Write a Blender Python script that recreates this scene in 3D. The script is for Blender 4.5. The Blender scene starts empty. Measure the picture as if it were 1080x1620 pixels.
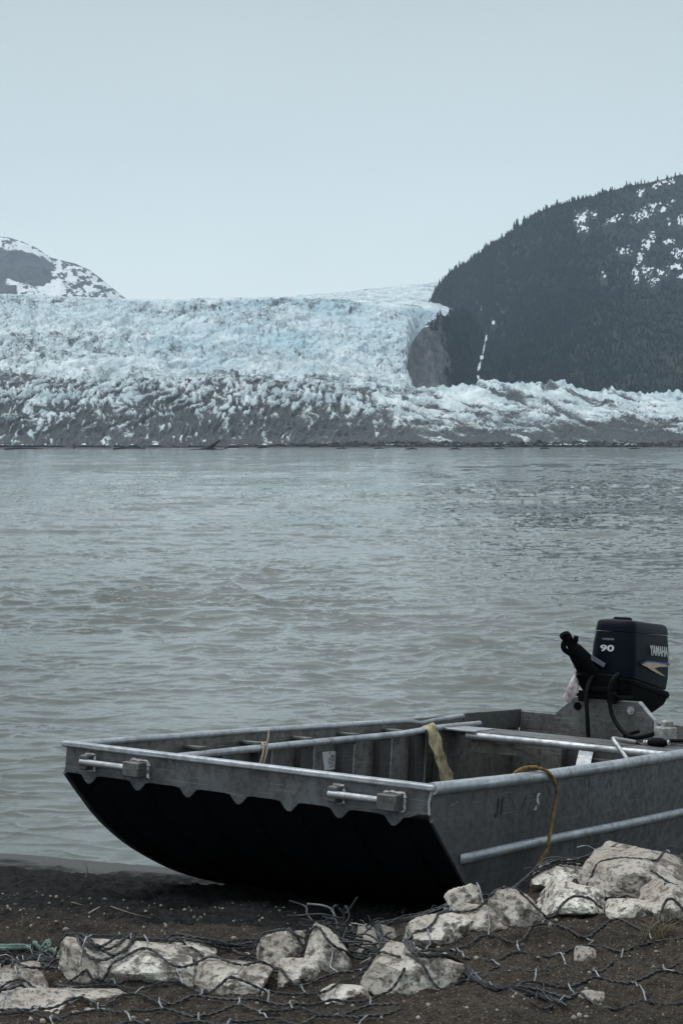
import bpy, bmesh, math, random
import numpy as np
from mathutils import Vector, Matrix
from mathutils.bvhtree import BVHTree
S = bpy.context.scene
COL = S.collection
R = math.radians
# ------------------------------------------------------------------ camera, world, sun, exposure
FPX, CAMZ, HZ = 2775.0, 1.95, 703.0          # focal length and horizon row in pixels of the 1080x1620 photograph
PITCH = math.atan((810 - HZ) / FPX)
cd = bpy.data.cameras.new('camera'); cam = bpy.data.objects.new('camera', cd); COL.objects.link(cam)
cam.location = (0, 0, CAMZ); cam.rotation_euler = (R(90) - PITCH, 0, 0)
cd.sensor_fit = 'VERTICAL'; cd.sensor_height = 36; cd.lens = 36 * FPX / 1620
cd.clip_start = 0.1; cd.clip_end = 40000
S.camera = cam
S.view_settings.view_transform = 'Standard'; S.view_settings.look = 'None'
S.view_settings.exposure = 0.55; S.view_settings.gamma = 1.0
SUN_EL, SUN_AZ = R(64), R(-60)               # azimuth measured from +Y towards +X
w = bpy.data.worlds.new('World'); S.world = w; w.use_nodes = True
nt = w.node_tree; nt.nodes.clear()
def N(t, typ, **kw):
    n = t.nodes.new(typ)
    for k, v in kw.items():
        if k.startswith('i_'): n.inputs[int(k[2:])].default_value = v
        else: setattr(n, k, v)
    return n
out = N(nt, 'ShaderNodeOutputWorld')
sky = N(nt, 'ShaderNodeTexSky', sky_type='NISHITA', sun_disc=False, sun_elevation=SUN_EL, sun_rotation=SUN_AZ)
bg1 = N(nt, 'ShaderNodeBackground'); bg1.inputs[1].default_value = 0.05
nt.links.new(sky.outputs[0], bg1.inputs[0])
tc = N(nt, 'ShaderNodeTexCoord'); sep = N(nt, 'ShaderNodeSeparateXYZ')
nt.links.new(tc.outputs['Generated'], sep.inputs[0])
cr = N(nt, 'ShaderNodeValToRGB'); e = cr.color_ramp.elements
e[0].position = 0.0; e[0].color = (0.73, 0.83, 0.84, 1)
e[1].position = 1.0; e[1].color = (0.92, 0.99, 1.02, 1)
for p_, c_ in ((0.07, (0.70, 0.79, 0.795, 1)), (0.15, (0.58, 0.66, 0.67, 1)), (0.25, (0.43, 0.49, 0.50, 1)), (0.50, (0.40, 0.45, 0.46, 1)), (0.75, (0.66, 0.72, 0.75, 1))):
    x_ = e.new(p_); x_.color = c_
nt.links.new(sep.outputs[2], cr.inputs[0])
mp = N(nt, 'ShaderNodeMapping'); mp.inputs['Scale'].default_value = (3, 3, 9)
nz = N(nt, 'ShaderNodeTexNoise'); nz.inputs['Scale'].default_value = 1.6; nz.inputs['Detail'].default_value = 4
nt.links.new(tc.outputs['Generated'], mp.inputs[0]); nt.links.new(mp.outputs[0], nz.inputs[0])
mr = N(nt, 'ShaderNodeMapRange'); mr.inputs[3].default_value = 0.94; mr.inputs[4].default_value = 1.06
nt.links.new(nz.outputs[0], mr.inputs[0])
vm = N(nt, 'ShaderNodeVectorMath', operation='MULTIPLY')
nt.links.new(cr.outputs[0], vm.inputs[0]); nt.links.new(mr.outputs[0], vm.inputs[1])
bg2 = N(nt, 'ShaderNodeBackground'); bg2.inputs[1].default_value = 0.99
nt.links.new(vm.outputs[0], bg2.inputs[0])
mx = N(nt, 'ShaderNodeMixShader'); mx.inputs[0].default_value = 0.95     # overcast: cloud layer under the clear sky
nt.links.new(bg1.outputs[0], mx.inputs[1]); nt.links.new(bg2.outputs[0], mx.inputs[2]); nt.links.new(mx.outputs[0], out.inputs[0])
sd = bpy.data.lights.new('sun', 'SUN'); so = bpy.data.objects.new('sun', sd); COL.objects.link(so)
sd.energy = 1.5; sd.angle = R(60); sd.color = (1.0, 0.985, 0.955)
so.rotation_euler = (R(90) - SUN_EL, 0, math.pi - SUN_AZ)
so.location = (-20, 40, 60)

# ------------------------------------------------------------------ numpy helpers
def _hash(ix, iy, seed):
    h = (ix.astype(np.int64) * 374761393 + iy.astype(np.int64) * 668265263 + seed * 1274126177) & 0x7fffffff
    h = ((h ^ (h >> 13)) * 1274126177) & 0x7fffffff
    h = h ^ (h >> 16)
    return (h & 0xffff) / 65535.0
def vnoise(x, y, seed=0):
    x = np.asarray(x, float); y = np.asarray(y, float)
    ix = np.floor(x); iy = np.floor(y); fx = x - ix; fy = y - iy
    fx = fx * fx * fx * (fx * (fx * 6 - 15) + 10); fy = fy * fy * fy * (fy * (fy * 6 - 15) + 10)
    a = _hash(ix, iy, seed); b = _hash(ix + 1, iy, seed); c = _hash(ix, iy + 1, seed); d = _hash(ix + 1, iy + 1, seed)
    return (a * (1 - fx) + b * fx) * (1 - fy) + (c * (1 - fx) + d * fx) * fy
def fbm(x, y, seed=0, o=4, g=0.5):
    s = 0; a = 1; t = 0
    for k in range(o):
        s = s + a * (vnoise(x * 2 ** k + 17 * k, y * 2 ** k - 9 * k, seed + k) * 2 - 1); t += a; a *= g
    return s / t
def ridged(x, y, seed=0, o=4, g=0.55):
    s = 0; a = 1; t = 0
    for k in range(o):
        s = s + a * (1 - np.abs(vnoise(x * 2 ** k + 31 * k, y * 2 ** k + 5 * k, seed + k) * 2 - 1)) ** 2; t += a; a *= g
    return s / t
def worley(x, y, seed=0):
    ix = np.floor(x); iy = np.floor(y)
    f1 = np.full(np.shape(x), 9.0); f2 = f1.copy(); cid = np.zeros(np.shape(x))
    for dx in (-1, 0, 1):
        for dy in (-1, 0, 1):
            cx = ix + dx; cy = iy + dy
            px = cx + _hash(cx, cy, seed); py = cy + _hash(cx, cy, seed + 7)
            d = np.hypot(px - x, py - y); r = _hash(cx, cy, seed + 3)
            n = d < f1
            f2 = np.where(n, f1, np.minimum(f2, d)); cid = np.where(n, r, cid); f1 = np.where(n, d, f1)
    return f1, f2, cid
def sstep(a, b, x):
    t = np.clip((x - a) / (b - a), 0, 1); return t * t * (3 - 2 * t)
def interp(x, pts):
    return np.interp(x, [p[0] for p in pts], [p[1] for p in pts])
def link(name, me, mats, parent=None, loc=None):
    o = bpy.data.objects.new(name, me); COL.objects.link(o)
    for m in (mats if isinstance(mats, (list, tuple)) else [mats]): me.materials.append(m)
    if parent: o.parent = parent
    if loc is not None: o.location = loc
    return o
def tag(o, label=None, cat=None, group=None, kind=None):
    if label: o['label'] = label
    if cat: o['category'] = cat
    if group: o['group'] = group
    if kind: o['kind'] = kind
    return o
def empty(name, mw=None):
    o = bpy.data.objects.new(name, None); COL.objects.link(o); o.empty_display_size = 0.2
    if mw is not None: o.matrix_world = mw
    return o
def np_mesh(name, co, quads=None, tris=None, smooth=True):
    me = bpy.data.meshes.new(name)
    nq = 0 if quads is None else len(quads); ntr = 0 if tris is None else len(tris)
    me.vertices.add(len(co)); me.vertices.foreach_set('co', np.asarray(co, np.float32).ravel())
    idx = []; st = []; k = 0
    if nq: idx.append(np.asarray(quads).ravel()); st.append(np.arange(nq) * 4); k = nq * 4
    if ntr: idx.append(np.asarray(tris).ravel()); st.append(k + np.arange(ntr) * 3)
    idx = np.concatenate(idx).astype(np.int32); st = np.concatenate(st).astype(np.int32)
    me.loops.add(len(idx)); me.loops.foreach_set('vertex_index', idx)
    me.polygons.add(nq + ntr); me.polygons.foreach_set('loop_start', st)
    me.update(calc_edges=True); me.validate()
    if smooth: me.polygons.foreach_set('use_smooth', np.ones(nq + ntr, bool))
    return me
def grid_quads(nr, nc):
    i = np.arange(nr - 1)[:, None] * nc + np.arange(nc - 1)[None, :]
    return np.stack([i, i + 1, i + nc + 1, i + nc], -1).reshape(-1, 4)
def add_attr(me, name, rgba):
    a = me.color_attributes.new(name, 'FLOAT_COLOR', 'POINT'); a.data.foreach_set('color', np.asarray(rgba, np.float32).ravel())

# ------------------------------------------------------------------ mesh builder for objects
class MB:
    def __init__(s): s.v = []; s.f = []; s.m = []
    def add(s, vs, fs, m=0):
        k = len(s.v); s.v += [tuple(map(float, p)) for p in vs]; s.f += [tuple(i + k for i in f) for f in fs]; s.m += [m] * len(fs)
    def box(s, a, b, m=0):
        x0, y0, z0 = [min(p, q) for p, q in zip(a, b)]; x1, y1, z1 = [max(p, q) for p, q in zip(a, b)]
        s.add([(x0, y0, z0), (x1, y0, z0), (x1, y1, z0), (x0, y1, z0), (x0, y0, z1), (x1, y0, z1), (x1, y1, z1), (x0, y1, z1)],
              [(3, 2, 1, 0), (4, 5, 6, 7), (0, 1, 5, 4), (1, 2, 6, 5), (2, 3, 7, 6), (3, 0, 4, 7)], m)
    def bar(s, p, q, wd, ht, up=(0, 0, 1), m=0):
        p = Vector(p); q = Vector(q); d = (q - p).normalized(); r = d.cross(Vector(up)).normalized(); u = r.cross(d)
        vs = [c + r * (a * wd / 2) + u * (b * ht / 2) for c in (p, q) for a, b in ((-1, -1), (1, -1), (1, 1), (-1, 1))]
        s.add(vs, [(3, 2, 1, 0), (4, 5, 6, 7), (0, 1, 5, 4), (1, 2, 6, 5), (2, 3, 7, 6), (3, 0, 4, 7)], m)
    def tube(s, pts, r, n=8, m=0, caps=True):
        pts = [Vector(p) for p in pts]; k = len(pts); rs = r if isinstance(r, (list, tuple)) else [r] * k
        t0 = (pts[1] - pts[0]).normalized(); a = Vector((0, 0, 1)) if abs(t0.z) < .9 else Vector((1, 0, 0))
        nn = (a - t0 * a.dot(t0)).normalized(); vs = []
        for i in range(k):
            t = (pts[min(i + 1, k - 1)] - pts[max(i - 1, 0)])
            t = t.normalized() if t.length > 1e-9 else t0
            nn = (nn - t * nn.dot(t)).normalized(); b = t.cross(nn)
            for j in range(n):
                g = 2 * math.pi * j / n; vs.append(pts[i] + (nn * math.cos(g) + b * math.sin(g)) * rs[i])
        fs = [(i * n + j, i * n + (j + 1) % n, (i + 1) * n + (j + 1) % n, (i + 1) * n + j) for i in range(k - 1) for j in range(n)]
        if caps: fs += [tuple(reversed(range(n))), tuple(range((k - 1) * n, k * n))]
        s.add(vs, fs, m)
    def prism(s, poly, o, ex, ey, ez, m=0):
        """poly (2D) in plane (ex, ey) at o, extruded along the vector ez"""
        o = Vector(o); ex = Vector(ex); ey = Vector(ey); ez = Vector(ez); n = len(poly)
        vs = [o + ex * a + ey * b for a, b in poly]; vs += [p + ez for p in vs]
        fs = [tuple(range(n)), tuple(reversed(range(n, 2 * n)))] + [(j, j + n, (j + 1) % n + n, (j + 1) % n) for j in range(n)]
        s.add(vs, fs, m)
    def loft(s, rings, m=0, caps=True):
        n = len(rings[0]); k = len(rings); vs = [p for r in rings for p in r]
        fs = [(i * n + j, i * n + (j + 1) % n, (i + 1) * n + (j + 1) % n, (i + 1) * n + j) for i in range(k - 1) for j in range(n)]
        if caps: fs += [tuple(reversed(range(n))), tuple(range((k - 1) * n, k * n))]
        s.add(vs, fs, m)
    def sheet(s, A, B, th, m=0):
        """ribbon between polylines A and B with thickness th along the given normals"""
        n = len(A); vs = []
        for i in range(n):
            t = Vector(A[min(i + 1, n - 1)]) - Vector(A[max(i - 1, 0)]); wv = Vector(B[i]) - Vector(A[i]); nn = t.cross(wv).normalized() * th / 2
            vs += [Vector(A[i]) + nn, Vector(B[i]) + nn, Vector(B[i]) - nn, Vector(A[i]) - nn]
        s.loft([vs[4 * i:4 * i + 4] for i in range(n)], m)
    def rope(s, pts, r, pitch=.05, strands=3, n=6, step=.008, m=0):
        P = smooth_path(pts, step); t = 0
        lines = [[] for _ in range(strands)]
        a0 = Vector((0, 0, 1))
        for i, p in enumerate(P):
            d = (P[min(i + 1, len(P) - 1)] - P[max(i - 1, 0)]).normalized(); u = a0 - d * a0.dot(d)
            if u.length < .05: u = Vector((1, 0, 0)) - d * d.x
            u.normalize(); a0 = u; b = d.cross(u)
            if i: t += (P[i] - P[i - 1]).length
            for q in range(strands):
                g = 2 * math.pi * (t / pitch + q / strands); lines[q].append(p + (u * math.cos(g) + b * math.sin(g)) * r * .52)
        for L in lines: s.tube(L, r * .56, n, m)
    def build(s, name, mats, parent=None, bevel=0, ang=35):
        me = bpy.data.meshes.new(name); me.from_pydata(s.v, [], s.f)
        me.polygons.foreach_set('material_index', s.m)
        bm = bmesh.new(); bm.from_mesh(me); bmesh.ops.recalc_face_normals(bm, faces=bm.faces); bm.to_mesh(me); bm.free()
        me.polygons.foreach_set('use_smooth', [True] * len(me.polygons)); me.set_sharp_from_angle(angle=R(ang))
        o = link(name, me, mats, parent)
        if bevel:
            b = o.modifiers.new('bevel', 'BEVEL'); b.width = bevel; b.segments = 2; b.limit_method = 'ANGLE'; b.angle_limit = R(40); b.harden_normals = False
        return o
def smooth_path(pts, step):
    P = [Vector(p) for p in pts]; o = []
    Q = [P[0] * 2 - P[1]] + P + [P[-1] * 2 - P[-2]]
    for i in range(1, len(Q) - 2):
        a, b, c, d = Q[i - 1:i + 3]; n = max(1, int((c - b).length / step))
        for k in range(n):
            t = k / n
            o.append(.5 * ((2 * b) + (c - a) * t + (2 * a - 5 * b + 4 * c - d) * t * t + (3 * b - a - 3 * c + d) * t ** 3))
    o.append(P[-1]); return o

# ------------------------------------------------------------------ materials
def new_mat(name):
    m = bpy.data.materials.new(name); m.use_nodes = True; t = m.node_tree; t.nodes.clear()
    o = N(t, 'ShaderNodeOutputMaterial'); b = N(t, 'ShaderNodeBsdfPrincipled'); t.links.new(b.outputs[0], o.inputs[0])
    return m, t, b
def coords(t, kind='Object', scale=(1, 1, 1)):
    c = N(t, 'ShaderNodeTexCoord'); m = N(t, 'ShaderNodeMapping'); m.inputs['Scale'].default_value = scale
    t.links.new(c.outputs[kind], m.inputs[0]); return m.outputs[0]
def noise(t, vec, scale, detail=5, rough=.55, dist=0):
    n = N(t, 'ShaderNodeTexNoise'); n.inputs['Scale'].default_value = scale; n.inputs['Detail'].default_value = detail
    n.inputs['Roughness'].default_value = rough; n.inputs['Distortion'].default_value = dist
    t.links.new(vec, n.inputs['Vector']); return n.outputs[0]
def ramp(t, fac, stops):
    r = N(t, 'ShaderNodeValToRGB'); e = r.color_ramp.elements
    e[0].position, e[1].position = stops[0][0], stops[-1][0]
    def c(v): return (v, v, v, 1) if isinstance(v, (int, float)) else (*v, 1)
    e[0].color, e[1].color = c(stops[0][1]), c(stops[-1][1])
    for p_, v in stops[1:-1]: x = e.new(p_); x.color = c(v)
    t.links.new(fac, r.inputs[0]); return r.outputs[0]
def mixc(t, fac, a, b, mode='MIX'):
    n = N(t, 'ShaderNodeMix', data_type='RGBA', blend_type=mode)
    for inp, v in ((n.inputs[0], fac), (n.inputs[6], a), (n.inputs[7], b)):
        if isinstance(v, (int, float)): inp.default_value = v
        elif isinstance(v, tuple): inp.default_value = (*v, 1) if len(v) == 3 else v
        else: t.links.new(v, inp)
    return n.outputs[2]
def bump(t, b, h, strength=.3, dist=.02, prev=None):
    n = N(t, 'ShaderNodeBump'); n.inputs['Strength'].default_value = strength; n.inputs['Distance'].default_value = dist
    t.links.new(h, n.inputs['Height'])
    if prev is not None: t.links.new(prev, n.inputs['Normal'])
    t.links.new(n.outputs[0], b.inputs['Normal']); return n.outputs[0]
def simple(name, col, rough=.5, metal=0, var=.25, scale=14, bs=.15, bd=.003, detail=5, stretch=(1, 1, 1), spec=.5):
    m, t, b = new_mat(name); b.inputs['Specular IOR Level'].default_value = spec; v = coords(t, 'Object', stretch); n = noise(t, v, scale, detail)
    c = mixc(t, ramp(t, n, [(.3, 0), (.7, 1)]), tuple(x * (1 - var) for x in col), tuple(min(1, x * (1 + var)) for x in col))
    t.links.new(c, b.inputs['Base Color']); b.inputs['Roughness'].default_value = rough; b.inputs['Metallic'].default_value = metal
    if bs: bump(t, b, noise(t, v, scale * 3, 4), bs, bd)
    return m
def aluminium(name, base, rough=.5, metal=.45, dirt=.6, streak=True, dcol=(.035, .035, .036)):
    m, t, b = new_mat(name); v = coords(t, 'Object'); vs = coords(t, 'Object', (5, 5, 1.3))
    n1 = noise(t, v, 3.2, 7, .65); n2 = noise(t, v, 26, 5, .6); n3 = noise(t, vs, 1.6, 6, .65)
    col = mixc(t, ramp(t, n1, [(.34, 0), (.66, 1)]), tuple(x * .62 for x in base), tuple(x * 1.12 for x in base))
    col = mixc(t, ramp(t, n2, [(.46, 0), (.66, dirt * .75)]), col, dcol)
    if streak: col = mixc(t, ramp(t, n3, [(.50, 0), (.66, dirt * .7)]), col, tuple(x * 1.2 for x in dcol))
    sp = noise(t, v, 90, 2, .5); col = mixc(t, ramp(t, sp, [(.66, 0), (.74, .6)]), col, tuple(min(.6, x * 1.7) for x in base))
    sc = noise(t, coords(t, 'Object', (1.2, 1.2, 40)), 3.0, 3, .5); col = mixc(t, ramp(t, sc, [(.60, 0), (.68, .5)]), col, tuple(x * 1.7 for x in base))
    t.links.new(col, b.inputs['Base Color']); b.inputs['Metallic'].default_value = metal
    t.links.new(ramp(t, n2, [(.3, rough - .1), (.7, rough + .18)]), b.inputs['Roughness'])
    bump(t, b, noise(t, v, 1.6, 3, .5), .25, .05, bump(t, b, n1, .15, .02, bump(t, b, n2, .15, .003)))
    return m
M = {}
M['hull'] = aluminium('weathered_aluminium', (.100, .102, .112), .50, .3, .95)
M['band'] = aluminium('bow_aluminium', (.118, .122, .134), .48, .35, .85)
M['rail'] = aluminium('rubbed_aluminium', (.42, .445, .475), .38, .5, .5, False)
M['inner'] = aluminium('inner_aluminium', (.140, .135, .128), .6, .15, .9)
M['rib'] = aluminium('rib_aluminium', (.045, .046, .050), .6, .15, .7)
M['plate'] = aluminium('motor_plate_aluminium', (.130, .128, .130), .5, .3, .8)
M['bottom'] = simple('bottom_shade_black', (.004, .005, .008), .9, 0, .4, 6, .1, spec=.08)  # near-black colour holds the shade under the hull
M['weld'] = simple('bright_weld', (.5, .5, .5), .4, .6, .4, 60, .6, .004)
M['black'] = simple('black_plastic', (.002, .0027, .004), .65, 0, .3, 20, .1, spec=.06)
M['navy'] = simple('navy_gelcoat', (.0012, .0038, .009), .42, 0, .3, 5, .02, spec=.08)
M['rubber'] = simple('black_rubber', (.003, .0033, .0045), .65, 0, .3, 30, .1, spec=.08)
M['steel'] = simple('dull_steel', (.38, .39, .40), .35, .7, .3, 40, .2)
M['white'] = simple('white_print', (.50, .52, .54), .5, 0, .1, 40, 0)
M['gold'] = simple('gold_stripe', (.36, .29, .20), .4, 0, .15, 20, 0)
M['blue'] = simple('blue_stripe', (.02, .035, .22), .4, 0, .15, 20, 0)
M['yellow_rope'] = simple('yellow_rope', (.17, .11, .032), .85, 0, .6, 40, .6, .004)
M['green_rope'] = simple('green_rope', (.14, .20, .175), .85, 0, .4, 60, .6, .004)
M['strap'] = simple('faded_yellow_webbing', (.36, .31, .19), .9, 0, .6, 18, .8, .004)
M['cord'] = simple('tan_cord', (.36, .30, .22), .9, 0, .3, 40, .3)
M['rag'] = simple('pink_white_cloth', (.60, .52, .55), .9, 0, .6, 25, .3)
M['blackmark'] = simple('black_paint_smudge', (.008, .008, .010), .6, 0, .2, 30, 0)
M['wire'] = simple('dark_wire', (.022, .024, .027), .5, .3, .5, 60, .3, .002)
M['wire_bright'] = simple('galvanised_wire', (.20, .21, .22), .5, .45, .5, 60, .3, .002)
M['wood'] = simple('sodden_driftwood', (.010, .010, .010), .9, 0, .5, 1.5, .4, .05)
M['twig'] = simple('bleached_twig', (.30, .26, .21), .9, 0, .4, 30, .4)
M['drygrass'] = simple('dry_grass', (.16, .13, .085), .9, 0, .4, 30, .2)
M['conifer'] = simple('conifer_needles', (.018, .026, .022), .9, 0, .45, .05, 0)
M['shrub'] = simple('shore_shrub_leaves', (.022, .028, .022), .9, 0, .5, .3, 0)
# ground
m, t, b = new_mat('beach_silt'); M['ground'] = m
g = N(t, 'ShaderNodeNewGeometry'); pv = g.outputs['Position']; sz = N(t, 'ShaderNodeSeparateXYZ'); t.links.new(pv, sz.inputs[0])
n1 = noise(t, pv, 2.2, 8, .68); n2 = noise(t, pv, 32, 6, .7); n3 = noise(t, pv, 130, 3, .6)
def mathn(t, op, a, bb):
    n = N(t, 'ShaderNodeMath', operation=op)
    for i, v in enumerate((a, bb)):
        if isinstance(v, (int, float)): n.inputs[i].default_value = v
        else: t.links.new(v, n.inputs[i])
    return n.outputs[0]
dry = mixc(t, ramp(t, n2, [(.32, 0), (.68, 1)]), (.017, .0135, .0115), (.092, .070, .052))
dry = mixc(t, ramp(t, n1, [(.42, 0), (.68, .8)]), dry, (.028, .024, .021))
dry = mixc(t, ramp(t, n3, [(.35, .8), (.46, 0)]), dry, (.014, .012, .011))
dry = mixc(t, ramp(t, n3, [(.60, 0), (.68, .8)]), dry, (.24, .215, .18))
wet = mixc(t, ramp(t, n2, [(.32, 0), (.7, 1)]), (.003, .0034, .0045), (.013, .0125, .013))
hh = mathn(t, 'ADD', sz.outputs[2], mathn(t, 'MULTIPLY', mathn(t, 'SUBTRACT', n1, .5), .38))
mrn = N(t, 'ShaderNodeMapRange', interpolation_type='SMOOTHSTEP'); mrn.inputs[1].default_value = .10; mrn.inputs[2].default_value = .30; t.links.new(hh, mrn.inputs[0])
col = mixc(t, mrn.outputs[0], wet, dry)
ms = N(t, 'ShaderNodeMapRange', interpolation_type='SMOOTHSTEP'); ms.inputs[1].default_value = -.23; ms.inputs[2].default_value = -.33; t.links.new(hh, ms.inputs[0])
col = mixc(t, ms.outputs[0], col, mixc(t, n2, (.05, .05, .048), (.09, .088, .084)))   # smooth washed sand by the waterline
t.links.new(col, b.inputs['Base Color']); b.inputs['Specular IOR Level'].default_value = .25
t.links.new(ramp(t, ms.outputs[0], [(0, .92), (1, .5)]), b.inputs['Roughness'])
bump(t, b, n3, .8, .008, bump(t, b, n2, .9, .035))
# rock
m, t, b = new_mat('pale_granite'); M['rock'] = m
v = coords(t, 'Object'); oi = N(t, 'ShaderNodeObjectInfo')
n1 = noise(t, v, 9, 8, .72); n2 = noise(t, v, 70, 4, .6); n3 = noise(t, v, 3.5, 5, .6)
c = mixc(t, ramp(t, n3, [(.35, 0), (.62, 1)]), (.40, .355, .305), (.76, .73, .68))
c = mixc(t, ramp(t, n1, [(.525, 0), (.60, .9)]), c, (.050, .042, .036))
n4 = noise(t, v, 32, 6, .7)
c = mixc(t, ramp(t, n4, [(.52, 0), (.60, .75)]), c, (.075, .062, .055))
c = mixc(t, ramp(t, n2, [(.58, 0), (.66, .8)]), c, (.04, .036, .033))
c = mixc(t, ramp(t, n2, [(.30, .6), (.38, 0)]), c, (.62, .60, .57))
t.links.new(mixc(t, ramp(t, oi.outputs['Random'], [(0, 0), (1, .6)]), c, (.14, .115, .095)), b.inputs['Base Color'])
b.inputs['Roughness'].default_value = .88; b.inputs['Specular IOR Level'].default_value = .25
bump(t, b, n2, .8, .004, bump(t, b, n4, .8, .010, bump(t, b, n1, .9, .022)))
# water
m, t, b = new_mat('silty_water'); M['water'] = m
g = N(t, 'ShaderNodeNewGeometry'); pv = g.outputs['Position']
mpn = N(t, 'ShaderNodeMapping'); mpn.inputs['Scale'].default_value = (1, .5, 1); t.links.new(pv, mpn.inputs[0])
wn = noise(t, mpn.outputs[0], 9, 6, .7); wn2 = noise(t, mpn.outputs[0], 1.1, 4, .6)
mg = N(t, 'ShaderNodeMapping'); mg.inputs['Scale'].default_value = (.16, .035, 1); t.links.new(pv, mg.inputs[0])
gust = noise(t, mg.outputs[0], 1.0, 8, .68)
t.links.new(mixc(t, ramp(t, gust, [(.38, 0), (.62, 1)]), (.110, .118, .113), (.045, .052, .040)), b.inputs['Base Color'])
b.inputs['Roughness'].default_value = .06; b.inputs['IOR'].default_value = 1.33
bn = N(t, 'ShaderNodeBump'); bn.inputs['Distance'].default_value = .10; t.links.new(wn2, bn.inputs['Height']); bn.inputs['Strength'].default_value = .15
bn2 = N(t, 'ShaderNodeBump'); bn2.inputs['Distance'].default_value = .03; t.links.new(wn, bn2.inputs['Height']); t.links.new(bn.outputs[0], bn2.inputs['Normal']); bn2.inputs['Strength'].default_value = .18
cn = N(t, 'ShaderNodeTexNoise'); cn.inputs['Scale'].default_value = 5; cn.inputs['Detail'].default_value = 5; cn.inputs['Roughness'].default_value = .7; t.links.new(mpn.outputs[0], cn.inputs['Vector'])
def vmath(op, a, bb):
    n = N(t, 'ShaderNodeVectorMath', operation=op)
    for i, v in enumerate((a, bb)):
        if v is None: continue
        if isinstance(v, tuple): n.inputs[i].default_value = v
        else: t.links.new(v, n.inputs[i])
    return n.outputs[0]
off = vmath('MULTIPLY', vmath('SUBTRACT', cn.outputs[1], (.5, .5, .5)), (.45, .7, 0))
sc_ = N(t, 'ShaderNodeVectorMath', operation='SCALE'); t.links.new(off, sc_.inputs[0]); sw = N(t, 'ShaderNodeSeparateXYZ'); t.links.new(pv, sw.inputs[0]); ow = N(t, 'ShaderNodeMapRange', interpolation_type='SMOOTHSTEP'); ow.inputs[1].default_value = 14; ow.inputs[2].default_value = 130; ow.inputs[3].default_value = .45; ow.inputs[4].default_value = 3.0; t.links.new(sw.outputs[1], ow.inputs[0])   # rougher out on the open lake
t.links.new(mathn(t, 'MULTIPLY', ramp(t, gust, [(.36, .25), (.64, 1.0)]), ow.outputs[0]), sc_.inputs['Scale'])
t.links.new(vmath('NORMALIZE', vmath('ADD', bn2.outputs[0], sc_.outputs[0]), None), b.inputs['Normal'])
# ice
m, t, b = new_mat('glacier_ice'); M['ice'] = m
at = N(t, 'ShaderNodeAttribute', attribute_name='mask'); sa = N(t, 'ShaderNodeSeparateColor'); t.links.new(at.outputs['Color'], sa.inputs[0])
g = N(t, 'ShaderNodeNewGeometry'); pv = g.outputs['Position']
n1 = noise(t, pv, .22, 6, .65); n2 = noise(t, pv, .035, 5, .6)
ice = mixc(t, ramp(t, n2, [(.35, 0), (.65, 1)]), (.36, .45, .49), (.76, .83, .85))
ice = mixc(t, sa.outputs[1], ice, (.36, .52, .60))
n5 = noise(t, pv, .55, 5, .7)
dirt_shade = mathn(t, 'ADD', mathn(t, 'ADD', sa.outputs[0], mathn(t, 'MULTIPLY', mathn(t, 'SUBTRACT', n1, .5), 1.0)), mathn(t, 'MULTIPLY', mathn(t, 'SUBTRACT', n5, .5), 1.4))  # debris mask, with shade painted into the icefall crevasses
col = mixc(t, ramp(t, dirt_shade, [(.26, 0), (.64, 1)]), ice, mixc(t, ramp(t, n5, [(.3, 0), (.7, 1)]), (.008, .010, .014), (.10, .105, .115)))
t.links.new(col, b.inputs['Base Color']); b.inputs['Roughness'].default_value = .75; b.inputs['Specular IOR Level'].default_value = .3
bump(t, b, n1, .9, 4.0)
# mountain
def mountain_mat(name, forest, rock, snow):
    m, t, b = new_mat(name)
    at = N(t, 'ShaderNodeAttribute', attribute_name='mask'); sa = N(t, 'ShaderNodeSeparateColor'); t.links.new(at.outputs['Color'], sa.inputs[0])
    g = N(t, 'ShaderNodeNewGeometry'); pv = g.outputs['Position']; n1 = noise(t, pv, .06, 7, .65); n2 = noise(t, pv, .4, 3, .6)
    c = mixc(t, n1, tuple(x * .6 for x in forest), tuple(x * 1.4 for x in forest))
    rk = mixc(t, ramp(t, n1, [(.35, 0), (.65, 1)]), tuple(x * .55 for x in rock), tuple(x * 1.35 for x in rock))
    c = mixc(t, sa.outputs[1], c, rk)
    sf = mathn(t, 'ADD', sa.outputs[0], mathn(t, 'MULTIPLY', mathn(t, 'SUBTRACT', n1, .5), .7))
    c = mixc(t, ramp(t, sf, [(.47, 0), (.55, 1)]), c, snow)
    t.links.new(c, b.inputs['Base Color']); b.inputs['Roughness'].default_value = .95; b.inputs['Specular IOR Level'].default_value = .1
    bump(t, b, n1, .6, 6.0)
    return m
M['mountain'] = mountain_mat('forested_slope', (.020, .026, .026), (.12, .115, .11), (.60, .64, .68))
M['snowpeak'] = mountain_mat('snowy_rock', (.05, .055, .06), (.075, .078, .085), (.66, .70, .73))

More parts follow.
